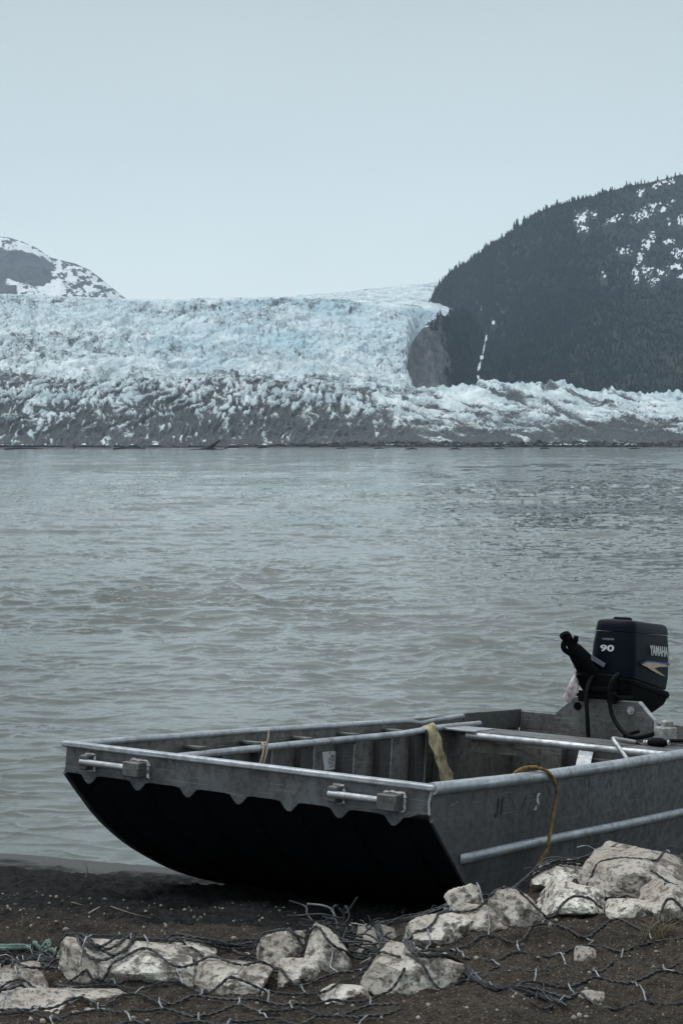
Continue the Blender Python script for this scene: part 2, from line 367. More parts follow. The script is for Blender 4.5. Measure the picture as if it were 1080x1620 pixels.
# ------------------------------------------------------------------ the lie of the land
WZ = -.42                                       # level of the lake
def shore_y(x): return interp(x, [(-9, 10.6), (-4, 10.35), (-1.97, 10.1), (-.95, 9.74), (0, 9.4), (1.5, 9.2), (4, 9.4), (9, 10.2)])
RY = [(-6, 5.7), (-1.5, 5.85), (-.77, 5.9), (0, 6.05), (.13, 6.2), (.465, 6.3), (.8, 6.4), (1.28, 6.6), (2.2, 6.8), (6, 7.2)]
RZ = [(-6, .30), (-1.5, .27), (-.77, .26), (0, .22), (.13, .22), (.3, .26), (.465, .33), (.8, .37), (1.28, .40), (2.2, .46), (6, .5)]
def ground_z(x, y, detail=True):
    x = np.asarray(x, float); y = np.asarray(y, float)
    sy = shore_y(x); base = WZ + .185 * (sy - y)
    base = np.where(y > sy, WZ - .22 * (y - sy), base); base = np.maximum(base, -4.0)
    base = np.minimum(base, .45)
    ry = interp(x, RY); rz = interp(x, RZ)
    k = sstep(0, 1, (y - ry + .02) / .45)        # from the ridge down to the beach behind it
    front = rz + (.385 - rz) * sstep(0, 1.3, ry - y)
    z = np.where(y < ry + .5, front * (1 - k) + np.minimum(base, front) * k, base)
    z = np.where(y < 3.5, z + .12 * np.maximum(0, 3.5 - y) * .3, z)
    if detail:
        near = sstep(14, 9, y)
        wash = sstep(WZ + .06, WZ + .22, z)      # washed smooth by the lake
        d = .030 * fbm(x * 2.2, y * 2.2, 3, 3) + .020 * fbm(x * 8, y * 8, 11, 5, .65) + .018 * fbm(x * 28, y * 28, 14, 4, .65) - .030 * sstep(.55, .8, vnoise(x * 3.1, y * 3.1, 61)) + .022 * (ridged(x * 16, y * 16, 21, 3) - .4) * sstep(-.1, .35, fbm(x * 1.3, y * 1.3, 5, 2))
        z = z + near * (.12 + .88 * wash) * d
    far = sstep(560, 1020, y); z = z * (1 - far) + far * (WZ - .35 + 1.0 * sstep(1000, 1180, y))
    return z
# one ground sheet: beach, lake bed and far shore
U = np.concatenate([np.linspace(-2.2, -.26, 40)[:-1], np.linspace(-.26, .26, 520), np.linspace(.26, 2.2, 40)[1:]])
YR = np.concatenate([np.linspace(-5.5, 4.0, 60)[:-1], np.linspace(4.0, 7.0, 300)[:-1], np.linspace(7.0, 11, 200)[:-1], np.geomspace(11, 7000, 110)])
YY, UU = np.meshgrid(YR, U, indexing='ij'); XX = (YY + 6) * UU
ZZ = ground_z(XX, YY)
gco = np.stack([XX, YY, ZZ], -1).reshape(-1, 3)
gme = np_mesh('ground', gco, grid_quads(len(YR), len(U)))
tag(link('ground', gme, M['ground']), kind='structure', label='dark silt beach with brown soil in front and lake bed behind')
near_idx = (YR > 3.5) & (YR < 11)
def place(px, py):
    """ground point seen at a pixel of the photograph"""
    d = Vector((px - 540, FPX, 0)) ; c, s_ = math.cos(PITCH), math.sin(PITCH); v = 810 - py
    d = Vector((px - 540, FPX * c + v * s_, -FPX * s_ + v * c)); d /= d.y
    ys = np.arange(3.6, 14, .004); zs = CAMZ + d.z * ys; gz = ground_z(d.x * ys, ys)
    i = int(np.argmax(zs <= gz)); return Vector((d.x * ys[i], ys[i], gz[i]))
def at_dist(px, py, D): return Vector(((px - 540) / FPX * D, D, CAMZ + (HZ - py) / FPX * D))

# ------------------------------------------------------------------ water
rng = np.random.default_rng(5)
pyr = np.concatenate([np.arange(1480, 1000, -.8), np.arange(1000, 716, -.55), np.linspace(716, 709.2, 12)])
YW = np.concatenate([(CAMZ - WZ) * FPX / (pyr - HZ), [1150, 1300]])
pxs = np.concatenate([np.linspace(-2600, -60, 60)[:-1], np.linspace(-60, 1140, 820), np.linspace(1140, 3700, 60)[1:]])
YY, PX = np.meshgrid(YW, pxs, indexing='ij'); XX = (PX - 540) / FPX * YY
dy = np.gradient(YW)[:, None]
H = np.zeros_like(XX); DX = np.zeros_like(XX); DY = np.zeros_like(XX)
for k in range(110):
    lam = .11 * (9 ** rng.random()) if k < 80 else 1.4 * (9 ** rng.random()); th = R(rng.normal(97, 27)); kx, ky = math.cos(th), math.sin(th)
    K = 2 * math.pi / lam; sl = .010 if k < 80 else .006
    amp = sl / K; ph = rng.random() * 6.28
    fade = np.clip((lam / np.maximum(dy * abs(ky) * 2.2, 1e-6)) - 1, 0, 1)
    if k >= 80: fade = fade * (.06 + .94 * sstep(14 * lam, 45 * lam, YY))
    if k < 80: fade = np.maximum(fade, .55 * np.clip(lam / .9, 0, 1))
    grp = .12 + 3.0 * vnoise(XX / (lam * 5) + k * 7.1, YY / (lam * 4) - k * 3.3, 40 + k) ** 2.2
    a = K * (kx * XX + ky * YY) + ph
    H += amp * fade * grp * np.cos(a); DX -= .9 * amp * fade * grp * kx * np.sin(a); DY -= .9 * amp * fade * grp * ky * np.sin(a)
def crest(ly, asp, ang, seed, p=2.2):
    """short crested ripples: sharp crests with long flat troughs"""
    c, s_ = math.cos(R(ang)), math.sin(R(ang)); u = (XX * c + YY * s_); v = (-XX * s_ + YY * c)
    v = v + ly * .9 * (vnoise(u / (ly * asp * .6), v / (ly * 1.5), seed + 50) - .5); u = u + ly * asp * .5 * (vnoise(u / (ly * asp), v / (ly * 2), seed + 51) - .5)
    r = (1 - np.abs(2 * vnoise(u / (ly * asp), v / ly, seed) - 1)) ** p
    patch = np.clip(.15 + 1.9 * (vnoise(u / (ly * asp * 4), v / (ly * 7), seed + 52) - .28), .05, 1.6)
    return (r - .4) * patch
for (ly, asp, ang, sd_, k_, y0, y1) in ((.15, 1.8, 6, 1, .09, 0, 1), (.24, 1.9, -9, 2, .12, 0, 1), (.31, 1.8, 15, 3, .115, 0, 1), (.45, 2.0, -4, 4, .11, 5, 12), (.80, 2.1, 9, 5, .078, 10, 26), (1.6, 2.1, -6, 6, .068, 22, 55), (3.4, 2.1, 4, 7, .050, 50, 110), (7, 2.0, -4, 8, .040, 100, 240)):
    f_ = np.clip((ly / np.maximum(dy * 1.1, 1e-6)) - .6, 0, 1); f_ = np.maximum(f_, .6 * np.clip(ly / .5, 0, 1))
    H += ly * k_ * f_ * (.25 + .75 * sstep(y0, y1, YY) if y1 > 1 else 1) * crest(ly, asp, ang, 300 + 10 * sd_)
calm = sstep(-.15, 3.0, YY - shore_y(XX)) * .82 + .18
gust = .65 + .7 * fbm(XX / 40, YY / 90, 9, 3) + .0
gust = np.clip(.85 + .9 * (gust - .65), .35, 1.6)
gust = gust * (.72 + .5 * sstep(16, 50, YY))
H *= calm * gust; DX *= calm * gust; DY *= calm * gust
wco = np.stack([XX + DX, YY + DY, WZ + H], -1).reshape(-1, 3)
wq = grid_quads(len(YW), len(pxs))
tag(link('lake_water', np_mesh('lake_water', wco, wq), M['water']), kind='structure', label='grey silty lake water with small wind waves')

# ------------------------------------------------------------------ glacier
def polar(name, pxa, rows, mat, maskf):
    """terrain from a list of (distance, z) rows over azimuth columns"""
    D, Z, MK = rows; P_ = np.broadcast_to(pxa[None, :], D.shape)
    co = np.stack([(P_ - 540) / FPX * D, D, Z], -1).reshape(-1, 3)
    me = np_mesh(name, co, grid_quads(*D.shape)); add_attr(me, 'mask', np.concatenate([MK, np.ones(MK.shape[:2] + (1,))], -1).reshape(-1, 4))
    return tag(link(name, me, mat), kind='structure')
gp = np.concatenate([np.linspace(-1100, -184, 200), np.linspace(-180, 1260, 960), np.linspace(1264, 2200, 200)])
crest = [(-200, 606), (0, 606), (200, 602), (400, 602), (500, 606), (560, 612), (640, 617), (690, 618), (740, 612), (766, 606), (790, 612), (830, 612), (870, 607), (905, 613), (930, 622), (975, 620), (1010, 628), (1080, 626), (1260, 634)]
top1 = [(-200, 468), (0, 463), (190, 471), (250, 476), (320, 471), (430, 469), (540, 470), (600, 477), (640, 482), (680, 487), (712, 497), (728, 520), (740, 640), (850, 650), (1300, 660)]
top2 = [(-200, 480), (430, 474), (480, 468), (540, 464), (600, 457), (640, 451), (700, 448), (760, 452), (840, 600), (1300, 660)]
ys_ = lambda y, D: CAMZ + (HZ - y) / FPX * D
t1 = np.linspace(0, 1, 170)[:, None]; t2 = np.linspace(0, 1, 290)[1:, None]; t3 = np.linspace(0, 1, 70)[1:, None]
cy_ = interp(gp, crest)[None, :]; a1 = interp(gp, top1)[None, :] + 4; a2 = interp(gp, top2)[None, :]
D1 = 1205 + 300 * t1 + 0 * cy_; Z1 = ys_(704.5 + (cy_ - 704.5) * (1.06 * t1 ** .82 - .06 * t1 ** 4), D1)
X1 = (gp[None, :] - 540) / FPX * D1
wx = X1 + 10 * fbm(X1 / 30, D1 / 40, 71, 3); wy = D1 + 26 * fbm(X1 / 26 + 9, D1 / 40, 73, 3)
lobe = sstep(480, 740, gp)[None, :]                         # smoother folded ice on the right lobe
f1, f2, cid = worley(wx / 4.6, wy / 30, 5)
fin = np.clip(1 - f1 * 1.1, 0, 1) * (.35 + .9 * cid)
blade = ridged((wx - .08 * wy) / 4.7, wy / 46, 17, 4, .66); blade2 = ridged((wx + .11 * wy) / 3.1, wy / 28, 19, 3, .62)
fold = ridged((wx * .5 + wy * .30) / 15, (wy * .5 - wx * .5) / 34, 91, 5, .62)
up1 = .45 + .55 * sstep(.0, .22, t1)
disp1 = up1 * ((1 - lobe) * (5.5 * fin * sstep(.15, .6, t1) * (1 - .6 * sstep(.9, 1, t1)) + 8.5 * (blade - .45) + 4 * (blade2 - .45)) + lobe * (8 * (fold - .45) + 3.5 * (blade2 - .45) + 4 * fin * sstep(.7, 1, t1)))
Z1 = np.maximum(Z1 + disp1, -.6)
h1 = (704.5 - (HZ - (Z1 - CAMZ) * FPX / D1)) / (704.5 - cy_)   # share of the face height
cs = lambda v, k: np.clip(v * k, -1, 1)
streak = cs(fbm((wx * .8 + wy * .3) / 10, (wy * .5 - wx * .5) / 34, 33, 5, .62), 2.4)
ex = (blade - .42) * 1.5 + (fin - .35) * .9 + (blade2 - .42) * .9          # clean ice stands out on the blades
dirtL = 1.24 - .52 * sstep(.30, .76, h1 + .16 * streak) - 1.05 * ex + .30 * np.exp(-((t1 - .985) / .03) ** 2) * sstep(470, 330, gp)[None, :] + .20 * streak
dirtR = 1.12 - .78 * sstep(.05, .80, h1 + .22 * streak) - 1.3 * (fold - .42) + .5 * streak
dirt1 = dirtL * (1 - lobe) + dirtR * lobe
blue1 = np.clip(.05 + .6 * lobe * sstep(.8, 1.0, t1) * vnoise(X1 / 20, D1 / 20, 3) + .25 * fbm(X1 / 25, D1 / 30, 6, 3), 0, .8)
D2 = 1505 + 900 * t2 + 0 * cy_; ex2 = .88 + 9 * sstep(642, 700, gp)[None, :]
Z2 = ys_(cy_ + 5 * np.minimum(t2 * 12, 1) + (a1 - cy_ - 5) * t2 ** ex2, D2)
X2 = (gp[None, :] - 540) / FPX * D2
wx = X2 + 14 * fbm(X2 / 45, D2 / 60, 171, 3); wy = D2 + 26 * fbm(X2 / 45 + 9, D2 / 60, 173, 3)
f1, f2, cid = worley(wx / 8.5, wy / 24, 15); g1, g2, gid = worley((wx - .4 * wy) / 19, (wy + .3 * wx) / 55, 25); k1, k2, kid = worley(wx / 4.5, wy / 12, 27)
edge2 = sstep(735, 690, gp)[None, :]
crk = np.clip(1 - (f2 - f1) / .13, 0, 1) * (cid > .35) + np.clip(1 - (g2 - g1) / .06, 0, 1) * (gid > .3)      # crevasses
crk = crk * sstep(-.25, .25, fbm(X2 / 50, D2 / 140, 58, 3))
disp2 = edge2 * (8 * (gid - .45) + 7 * (cid - .5) + 3.5 * (kid - .5) - 8 * crk + 12 * (ridged(wx / 130 + wy / 400, wy / 120, 57, 2) - .5) + 11 * (ridged(wx / 34, wy / 80, 55, 5, .62) - .45)) * sstep(0, .05, t2)
disp2 *= .75 * (1 - .55 * sstep(.93, 1, t2))
Z2 = Z2 + disp2
bl = fbm(X2 / 60, D2 / 170, 66, 4, .6)
zone = np.exp(-((gp[None, :] - 430) / 330) ** 2)
dirt_shade2 = .08 + .34 * cs(fbm(X2 / 8, D2 / 26, 61, 5, .68), 1.6) + .42 * crk + .30 * sstep(.12, .0, t2) * sstep(640, 420, gp)[None, :] + .14 * (1 - zone) * (.6 + bl) + .12 * sstep(.72, 1, t2)  # crevasse lines darkened in the colour as shade, plus patchy dirt
dirt_shade2 = dirt_shade2 + .20 * cs(fbm(X2 / 95 + D2 / 300, D2 / 120, 69, 3), 2) + .12 * sstep(.75, .2, t2) * sstep(260, 60, gp)[None, :]
blue2 = np.clip(zone * (.30 + .75 * bl + .25 * sstep(.1, .3, t2) * sstep(.75, .45, t2)) + .25 * sstep(.55, .85, t2) * (1 - .3 * zone), 0, .85)
D3 = 2405 + 1300 * t3 + 0 * cy_; Z3 = ys_(a1 + (a2 - a1) * t3, D3); X3 = (gp[None, :] - 540) / FPX * D3
r3 = ridged(X3 / 30 + D3 / 90, D3 / 120, 88, 4)
Z3 = Z3 + 7 * (r3 - .45) * sstep(800, 720, gp)[None, :]
dirt3 = .16 + .45 * cs(fbm(X3 / 10, D3 / 60, 81, 5, .65), 1.6); blue3 = np.zeros_like(D3) + .1
DD = np.concatenate([D1, D2, D3]); Zg = np.concatenate([Z1, Z2, Z3])
MK = np.stack([np.concatenate([dirt1, dirt_shade2, dirt3]), np.concatenate([blue1, blue2, blue3]), np.zeros_like(DD)], -1)
gl = polar('glacier', gp, (DD, Zg, np.clip(MK, 0, 1)), M['ice'], None)
gl['label'] = 'broken blue white glacier icefall with dirty grey toe along the far shore'

# ------------------------------------------------------------------ mountains
mp_ = np.concatenate([np.linspace(660, 1120, 500), np.linspace(1124, 2300, 120)])
skyl = [(640, 520), (668, 500), (676, 488), (684, 470), (692, 455), (705, 440), (722, 426), (745, 410), (770, 394), (800, 373), (830, 352), (862, 334), (900, 321), (940, 309), (975, 300), (1020, 292), (1050, 286), (1080, 277), (1200, 250), (1500, 215), (2300, 190)]
tt = np.linspace(0, 1, 300)[:, None]; tb = np.linspace(0, 1, 20)[1:, None]
sk = interp(mp_, skyl)[None, :]
D0 = interp(mp_, [(640, 2450), (712, 2430), (760, 2150), (850, 1900), (1000, 1750), (2300, 1700)])[None, :]; DT = D0 + interp(mp_, [(640, 250), (700, 420), (800, 800), (1080, 1150), (2300, 1500)])[None, :]
Dm = D0 + (DT - D0) * tt; Ym = 640 + (sk - 640) * tt ** .9
Xm = (mp_[None, :] - 540) / FPX * Dm
rel = (16 * (ridged(Xm / 120 + Dm / 260, Dm / 300, 201, 4) - .45) + 9 * fbm(Xm / 40, Dm / 50, 203, 4)) * sstep(0, .15, tt) * (1 - .75 * sstep(.85, 1, tt)) * sstep(660, 760, mp_)[None, :]
Zm = ys_(Ym, Dm) + rel
Dbk = DT + 900 * tb; Zbk = ys_(sk, DT) * (1 - tb ** 1.3 * .7) + Dbk * 0
Yi = HZ - (Zm - CAMZ) * FPX / Dm; PXm = mp_[None, :] + 0 * Dm
def patches(px, py, lst, nzz):
    s = np.full_like(px, -9.0)
    for cx, cy2, rx, ry, sl in lst:
        u = (px - cx) ; vv = (py - cy2) - sl * u
        s = np.maximum(s, 1.15 - np.hypot(u / rx, vv / ry))
    return s
PLIST = [(915, 348, 9, 10, 0), (922, 340, 5, 6, 0), (935, 341, 5, 6, 0), (920, 362, 6, 8, -.4), (966, 350, 11, 5, -.5), (1018, 338, 18, 8, -.45), (1030, 329, 9, 6, -.4), (1005, 345, 5, 6, 0), (1058, 322, 6, 5, 0), (1045, 334, 5, 4, 0), (1028, 376, 4, 10, 0), (1020, 390, 7, 8, -.3), (1055, 355, 5, 6, 0), (1075, 350, 6, 6, 0), (985, 398, 9, 6, 0), (1010, 412, 6, 9, 0), (1003, 436, 4, 10, 0), (1022, 432, 8, 7, 0), (1045, 432, 8, 4, 0), (1032, 448, 8, 5, 0), (1055, 385, 8, 4, 0), (1070, 402, 10, 6, 0), (1065, 424, 10, 5, 0), (1078, 437, 8, 4, 0), (952, 436, 5, 4, 0), (1040, 295, 10, 4, -.4), (1055, 289, 6, 4, 0), (1010, 308, 5, 6, 0), (1130, 380, 30, 30, 0), (1200, 340, 40, 30, 0), (1300, 360, 60, 40, 0)]
GULLY = [(779, 511, 3.4, 5, 0), (767, 540, 3.2, 11, -3), (764, 553, 3.2, 8, -3), (761, 566, 5, 5.5, 0), (757, 580, 5, 8, -1.5), (755, 597, 4, 4.5, 0), (760, 490, 1.2, 2, 0), (794, 494, 1.2, 1.2, 0)]
breakup = np.clip(2.2 * fbm(PXm / 3.6, Yi / 3, 301, 4, .75), -1, 1)
snow = np.clip(patches(PXm, Yi, PLIST, None) * .75 + 1.1 * breakup * (patches(PXm, Yi, PLIST, None) > -.4), 0, 1)
snow = np.clip(snow, 0, 1)
gul = np.clip(patches(PXm, Yi, GULLY, None), 0, 1)
snow = np.maximum(snow, gul)
rockm = np.clip(.25 * fbm(Xm / 60, Dm / 60, 309, 3), 0, 1)
MKm = np.stack([snow, rockm, 0 * snow], -1); MKb = np.zeros(Dbk.shape + (3,))
mo = polar('forested_mountain', mp_, (np.concatenate([Dm, Dbk]), np.concatenate([Zm, Zbk]), np.concatenate([MKm, MKb])), M['mountain'], None)
mo['label'] = 'dark forested mountain with scattered snow patches to the right of the glacier'
# the rock bluff at its foot, between mountain and ice
bp = np.linspace(640, 800, 200)
btop = [(640, 596), (643, 578), (646, 558), (652, 541), (662, 526), (676, 512), (692, 503), (712, 496), (735, 494), (750, 510), (775, 560), (800, 640)]
bt = np.linspace(0, 1, 170)[:, None]; bs = interp(bp, btop)[None, :]
Db0 = 1690 + 0 * bs; Db1 = interp(bp, [(640, 1720), (660, 1850), (712, 2080), (800, 2250)])[None, :]
Db = Db0 + (Db1 - Db0) * bt; Yb = 640 + (bs - 640) * bt ** .62; Xb = (bp[None, :] - 540) / FPX * Db
rb = (16 * (ridged(Xb / 15, Db / 150, 401, 5, .6) - .45) + 8 * fbm(Xb / 14, Db / 22, 405, 4)) * sstep(0, .2, bt) * (1 - .7 * sstep(.8, 1, bt))
Zb = ys_(Yb, Db) + rb * (.25 + .75 * sstep(0, .3, bt)); tb2 = np.linspace(0, 1, 12)[1:, None]
Dbb = Db1 + 160 * tb2; Zbb = ys_(bs, Db1) * (1 - .6 * tb2)
edge = sstep(722, 676, bp[None, :] + 26 * fbm(Xb / 16, Db / 40, 409, 4) + 0 * Db)
crb = ridged(Xb / 9, Db / 200, 415, 4, .6); MKr = np.stack([np.zeros_like(Db), edge * np.clip(1.25 - 1.1 * sstep(.5, .85, crb), .15, 1), 0 * Db], -1)
MKr[..., 0] = np.clip(patches(bp[None, :] + 0 * Db, HZ - (Zb - CAMZ) * FPX / Db, [(674, 517, 6, 1.6, -.15)] + GULLY, None) * 1.0, 0, 1)
rbm = mountain_mat('bare_bluff_rock', (.020, .026, .026), (.088, .092, .100), (.8, .84, .87))
bl_o = polar('rock_bluff', bp, (np.concatenate([Db, Dbb]), np.concatenate([Zb, Zbb]), np.concatenate([MKr, np.zeros(Dbb.shape + (3,))])), rbm, None)
bl_o['label'] = 'bare brown rock bluff where the ice bends round the mountain foot'
# snowy mountain on the left
lp = np.linspace(-700, 208, 420)
lsky = [(-700, 330), (-300, 345), (-100, 362), (0, 375), (18, 377), (40, 384), (62, 394), (84, 409), (100, 413), (122, 418), (142, 427), (160, 440), (177, 454), (190, 465), (202, 474), (208, 480)]
lt = np.linspace(0, 1, 220)[:, None]; ls = interp(lp, lsky)[None, :]
Dl = 4300 + 900 * lt + 0 * ls; Yl = 500 + (ls - 500) * lt ** .9; Xl = (lp[None, :] - 540) / FPX * Dl
rl = 26 * (ridged(Xl / 90, Dl / 200, 501, 4) - .5) * sstep(0, .2, lt) * (1 - .85 * sstep(.8, 1, lt))
Zl = ys_(Yl, Dl) + rl; tb3 = np.linspace(0, 1, 12)[1:, None]; Dlb = 5200 + 700 * tb3 + 0 * ls; Zlb = ys_(ls, 5200) * (1 - .5 * tb3)
Yli = HZ - (Zl - CAMZ) * FPX / Dl; PXl = lp[None, :] + 0 * Dl
nb = fbm(PXl / 8, Yli / 5, 503, 5, .72); sn = .62 + 1.7 * nb
face = patches(PXl, Yli, [(40, 424, 42, 24, .10), (10, 420, 30, 22, 0), (62, 438, 22, 16, 0), (70, 420, 18, 10, .3), (-30, 430, 50, 30, .1)], None)
sn = np.where(face + .5 * nb > .14, 0.0, sn + .08)
sn = sn - .14 * sstep(95, 110, PXl) + .6 * np.clip(patches(PXl, Yli, [(85, 455, 40, 10, -.25), (60, 402, 36, 7, .42), (20, 448, 26, 6, .5)], None), 0, 1)
sn = np.where((PXl < 30) & (Yli > 452), .1 + .5 * nb, sn); sn = sn - .5 * sstep(.965, 1, lt)
MKl = np.stack([np.clip(sn, 0, 1), np.ones_like(Dl), 0 * Dl], -1)
lm = polar('snowy_mountain', lp, (np.concatenate([Dl, Dlb]), np.concatenate([Zl, Zlb]), np.concatenate([MKl, np.zeros(Dlb.shape + (3,))])), M['snowpeak'], None)
lm['label'] = 'snow streaked rocky mountain rising behind the glacier on the left'

# forest on the mountain: nobody could count it
def forest(name, n_in, n_sky, seed, n_bluff=1500):
    r = np.random.default_rng(seed); V = []; F = []; k = 0
    ci = r.integers(0, 520, n_in * 2); ri = (r.random(n_in * 2) ** .9 * 299).astype(int)
    sm = snow.copy()
    for dr in range(0, 9):
        for dc in (-2, 0, 2): sm = np.maximum(sm, np.roll(np.roll(snow, -dr, 0), dc, 1))
    ok = (sm[ri, ci] < .4) & (r.random(n_in * 2) < .95 - .5 * sstep(900, 1100, PXm[ri, ci]) * sstep(460, 330, Yi[ri, ci]))
    ci, ri = ci[ok][:n_in], ri[ok][:n_in]; n_in = len(ci)
    cs = r.integers(3, 520, n_sky); rs_ = np.full(n_sky, 299) - r.integers(0, 6, n_sky)
    ci = np.concatenate([ci, cs]); ri = np.concatenate([ri, rs_])
    base = np.stack([Xm[ri, ci], Dm[ri, ci], Zm[ri, ci] - .8], -1); px_ = PXm[ri, ci]
    cb = r.integers(0, 200, n_bluff * 3); rb_ = r.integers(0, 170, n_bluff * 3); kb = (np.maximum(MKr[rb_, cb, 0], np.maximum(MKr[np.minimum(rb_ + 4, 169), cb, 0], MKr[np.minimum(rb_ + 9, 169), cb, 0])) < .3) & (edge[rb_, cb] < .35 + .4 * (r.random(n_bluff * 3) < .06)); cb, rb_ = cb[kb], rb_[kb]
    base = np.vstack([base, np.stack([Xb[rb_, cb], Db[rb_, cb], Zb[rb_, cb] - .8], -1)]); px_ = np.concatenate([px_, bp[cb]]); ci = np.concatenate([ci, cb * 0 + 100])
    low = sstep(720, 660, px_)
    hgt = r.uniform(4.5, 10.5, len(ci)) * (1 + .5 * low) * np.where((np.arange(len(ci)) >= n_in) & (np.arange(len(ci)) < n_in + n_sky), r.choice([.5, .6, .8, 1.0, 1.5], len(ci)), 1)
    hgt *= 1 - .4 * sstep(880, 1050, px_)
    rad = hgt * r.uniform(.16, .26, len(ci))
    prof = [(.06, .55), (.12, 1.0), (.42, .52), (.46, .74), (.72, .28), (.75, .42), (1.0, .0)]
    ns = 5; per = len(prof) * ns; co = np.zeros((len(ci), per, 3)); ph = r.random(len(ci)) * 6.28
    for a, (hz_, rr) in enumerate(prof):
        for j in range(ns):
            g = ph + 2 * math.pi * j / ns; jit = 1 + .5 * (r.random(len(ci)) - .5)
            co[:, a * ns + j, 0] = base[:, 0] + np.cos(g) * rad * rr * jit; co[:, a * ns + j, 1] = base[:, 1] + np.sin(g) * rad * rr * jit; co[:, a * ns + j, 2] = base[:, 2] + hgt * hz_
    q = np.array([(a * ns + j, a * ns + (j + 1) % ns, (a + 1) * ns + (j + 1) % ns, (a + 1) * ns + j) for a in range(len(prof) - 1) for j in range(ns)])
    Q = (q[None] + (np.arange(len(ci)) * per)[:, None, None]).reshape(-1, 4)
    me = np_mesh(name, co.reshape(-1, 3), Q, smooth=False)
    tag(link(name, me, M['conifer']), 'dense dark conifer forest covering the mountain slope', 'forest', kind='stuff')
forest('conifer_forest', 17000, 300, 4)
# alder thicket along the far shore
def thicket():
    r = np.random.default_rng(9); V = []; T = []
    n = 9000; px = r.uniform(470, 1900, n); px[: 900] = r.uniform(380, 520, 900)
    D = r.uniform(1160, 1200, n); hmax = interp(px, [(380, .6), (470, 1.6), (560, 2.8), (700, 3.2), (900, 3.4), (1080, 4.0), (1900, 5)]) * (.65 + .6 * vnoise(px / 14, px * 0, 4))
    h = hmax * r.random(n) ** .7; x = (px - 540) / FPX * D
    s = r.uniform(.4, 1.1, n)
    c = np.stack([x, D, .3 + h], -1); co = c[:, None, :] + r.normal(0, 1, (n, 3, 3)) * s[:, None, None] * np.array([1, .8, .6])
    me = np_mesh('shore_thicket', co.reshape(-1, 3), None, np.arange(n * 3).reshape(-1, 3), smooth=False)
    tag(link('shore_thicket', me, M['shrub']), 'low dark strip of bushes along the far shore below the ice', 'bushes', kind='stuff')
thicket()
# mud spit and driftwood
def spit(name, px0, px1, D, y_top, wid, seed, label):
    n = 220; p = np.linspace(px0, px1, n); prof = sstep(0, .12, (p - px0) / (px1 - px0)) * sstep(1, .75, (p - px0) / (px1 - px0))
    rows = np.linspace(-1, 1, 15)[:, None]; DDs = D + rows * wid + 0 * p; top = (HZ - y_top) / FPX * D + CAMZ - WZ
    Z = WZ - .25 + (top + .25) * np.clip(1 - rows ** 2, 0, 1) * prof * (.6 + .7 * vnoise(p / 9, rows * 2 + 0 * p, seed)) 
    co = np.stack([(p[None] - 540) / FPX * DDs, DDs, Z], -1).reshape(-1, 3)
    tag(link(name, np_mesh(name, co, grid_quads(15, n)), M['spitmat']), label=label, kind='structure')
M['spitmat'] = simple('wet_mud', (.040, .040, .043), .8, 0, .4, .8, .4, .1)
spit('mud_spit', -500, 380, 840, 708.5, 14, 3, 'low dark mud spit on the far left shore')
spit('gravel_bar', 240, 1500, 1120, 707.0, 12, 6, 'thin dark gravel bar under the far bushes')
def driftlog(px, py, D, pts, r, label, forks=()):
    mb = MB(); base = at_dist(px, py, D); P2 = [Vector((a, b_, c)) for a, b_, c in pts]
    mb.tube(smooth_path(P2, .3), [max(.03, r * (1 - .55 * i / len(smooth_path(P2, .3)))) for i in range(len(smooth_path(P2, .3)))], 7)
    for fp, fr in forks: mb.tube(smooth_path([Vector(q) for q in fp], .3), fr, 6)
    o = mb.build('driftwood_log', M['wood']); o.location = (base.x, base.y, base.z)
    tag(o, label, 'driftwood', 'driftwood along the far shore')
driftlog(332, 711.5, 780, [(-2.2, 0, -.2), (.0, 0, 1.1), (4.6, .5, 4.3)], 1.0, 'tilted black log sticking up out of the far water like a ramp', [([(-4, .3, -.1), (-1, 0, .5), (1.2, -.3, .5), (2.6, 0, -.2)], .7), ([(-.6, 0, 0), (-.9, .2, 1.5)], .3), ([(-9, 0, 0), (-4, 0, .15), (6, 0, .1)], .3)])
driftlog(118, 710, 790, [(-.1, 0, -.2), (.05, 0, 1.4), (.5, 0, 2.6)], .28, 'short upright snag standing on the far mud spit', [([(.05, 0, 1.2), (-.6, .1, 2.0)], .15)])
driftlog(40, 711, 770, [(-9, 0, .1), (0, 0, .5), (8, 0, .2)], .40, 'long low log lying at the left end of the mud spit', [([(-3, .5, .3), (-1.5, .2, 1.2)], .2)])
driftlog(205, 710.5, 775, [(-7, 0, .1), (0, 0, .55), (7, 0, .3)], .42, 'long low log lying midway along the mud spit', [([(3, 0, .4), (4.6, 0, 1.1)], .2), ([(-5, 0, .2), (-2, 0, .9)], .25)])
driftlog(365, 709.5, 800, [(-3, 0, 0), (0, 0, .5), (4, 0, .4)], .35, 'log lying just right of the tilted black log', [([(1, 0, .4), (2.2, 0, 1.2)], .2)])
driftlog(416, 708.5, 860, [(-1.8, 0, 0), (-.6, 0, .7), (.2, 0, 1.5)], .35, 'small stump between the tilted log and the far bushes', [([(-3, 0, 0), (2, 0, .1)], .25)])
for px_, D_, lab in ((541, 900, 'small dark log floating left of the midpoint of the far shore'), (600, 930, 'small dark log floating just right of the far shore midpoint'), (652, 800, 'dark driftwood clump left of the mountain foot, largest of the right hand water'), (721, 800, 'dark driftwood clump below the snowy gully, under the grey cliff'), (790, 860, 'small floating log below the first hump of the right ice lobe'), (862, 900, 'small dark log in the water under the middle of the right ice lobe'), (1004, 880, 'small dark log in the water near the right edge of the picture')):
    driftlog(px_, HZ + (CAMZ - WZ) * FPX / D_ + .1, D_, [(-3.0, 0, 0), (-.5, 0, .45), (2.4, 0, .15)], .38, lab, [([(-.4, 0, .3), (.5, 0, 1.0)], .22)])

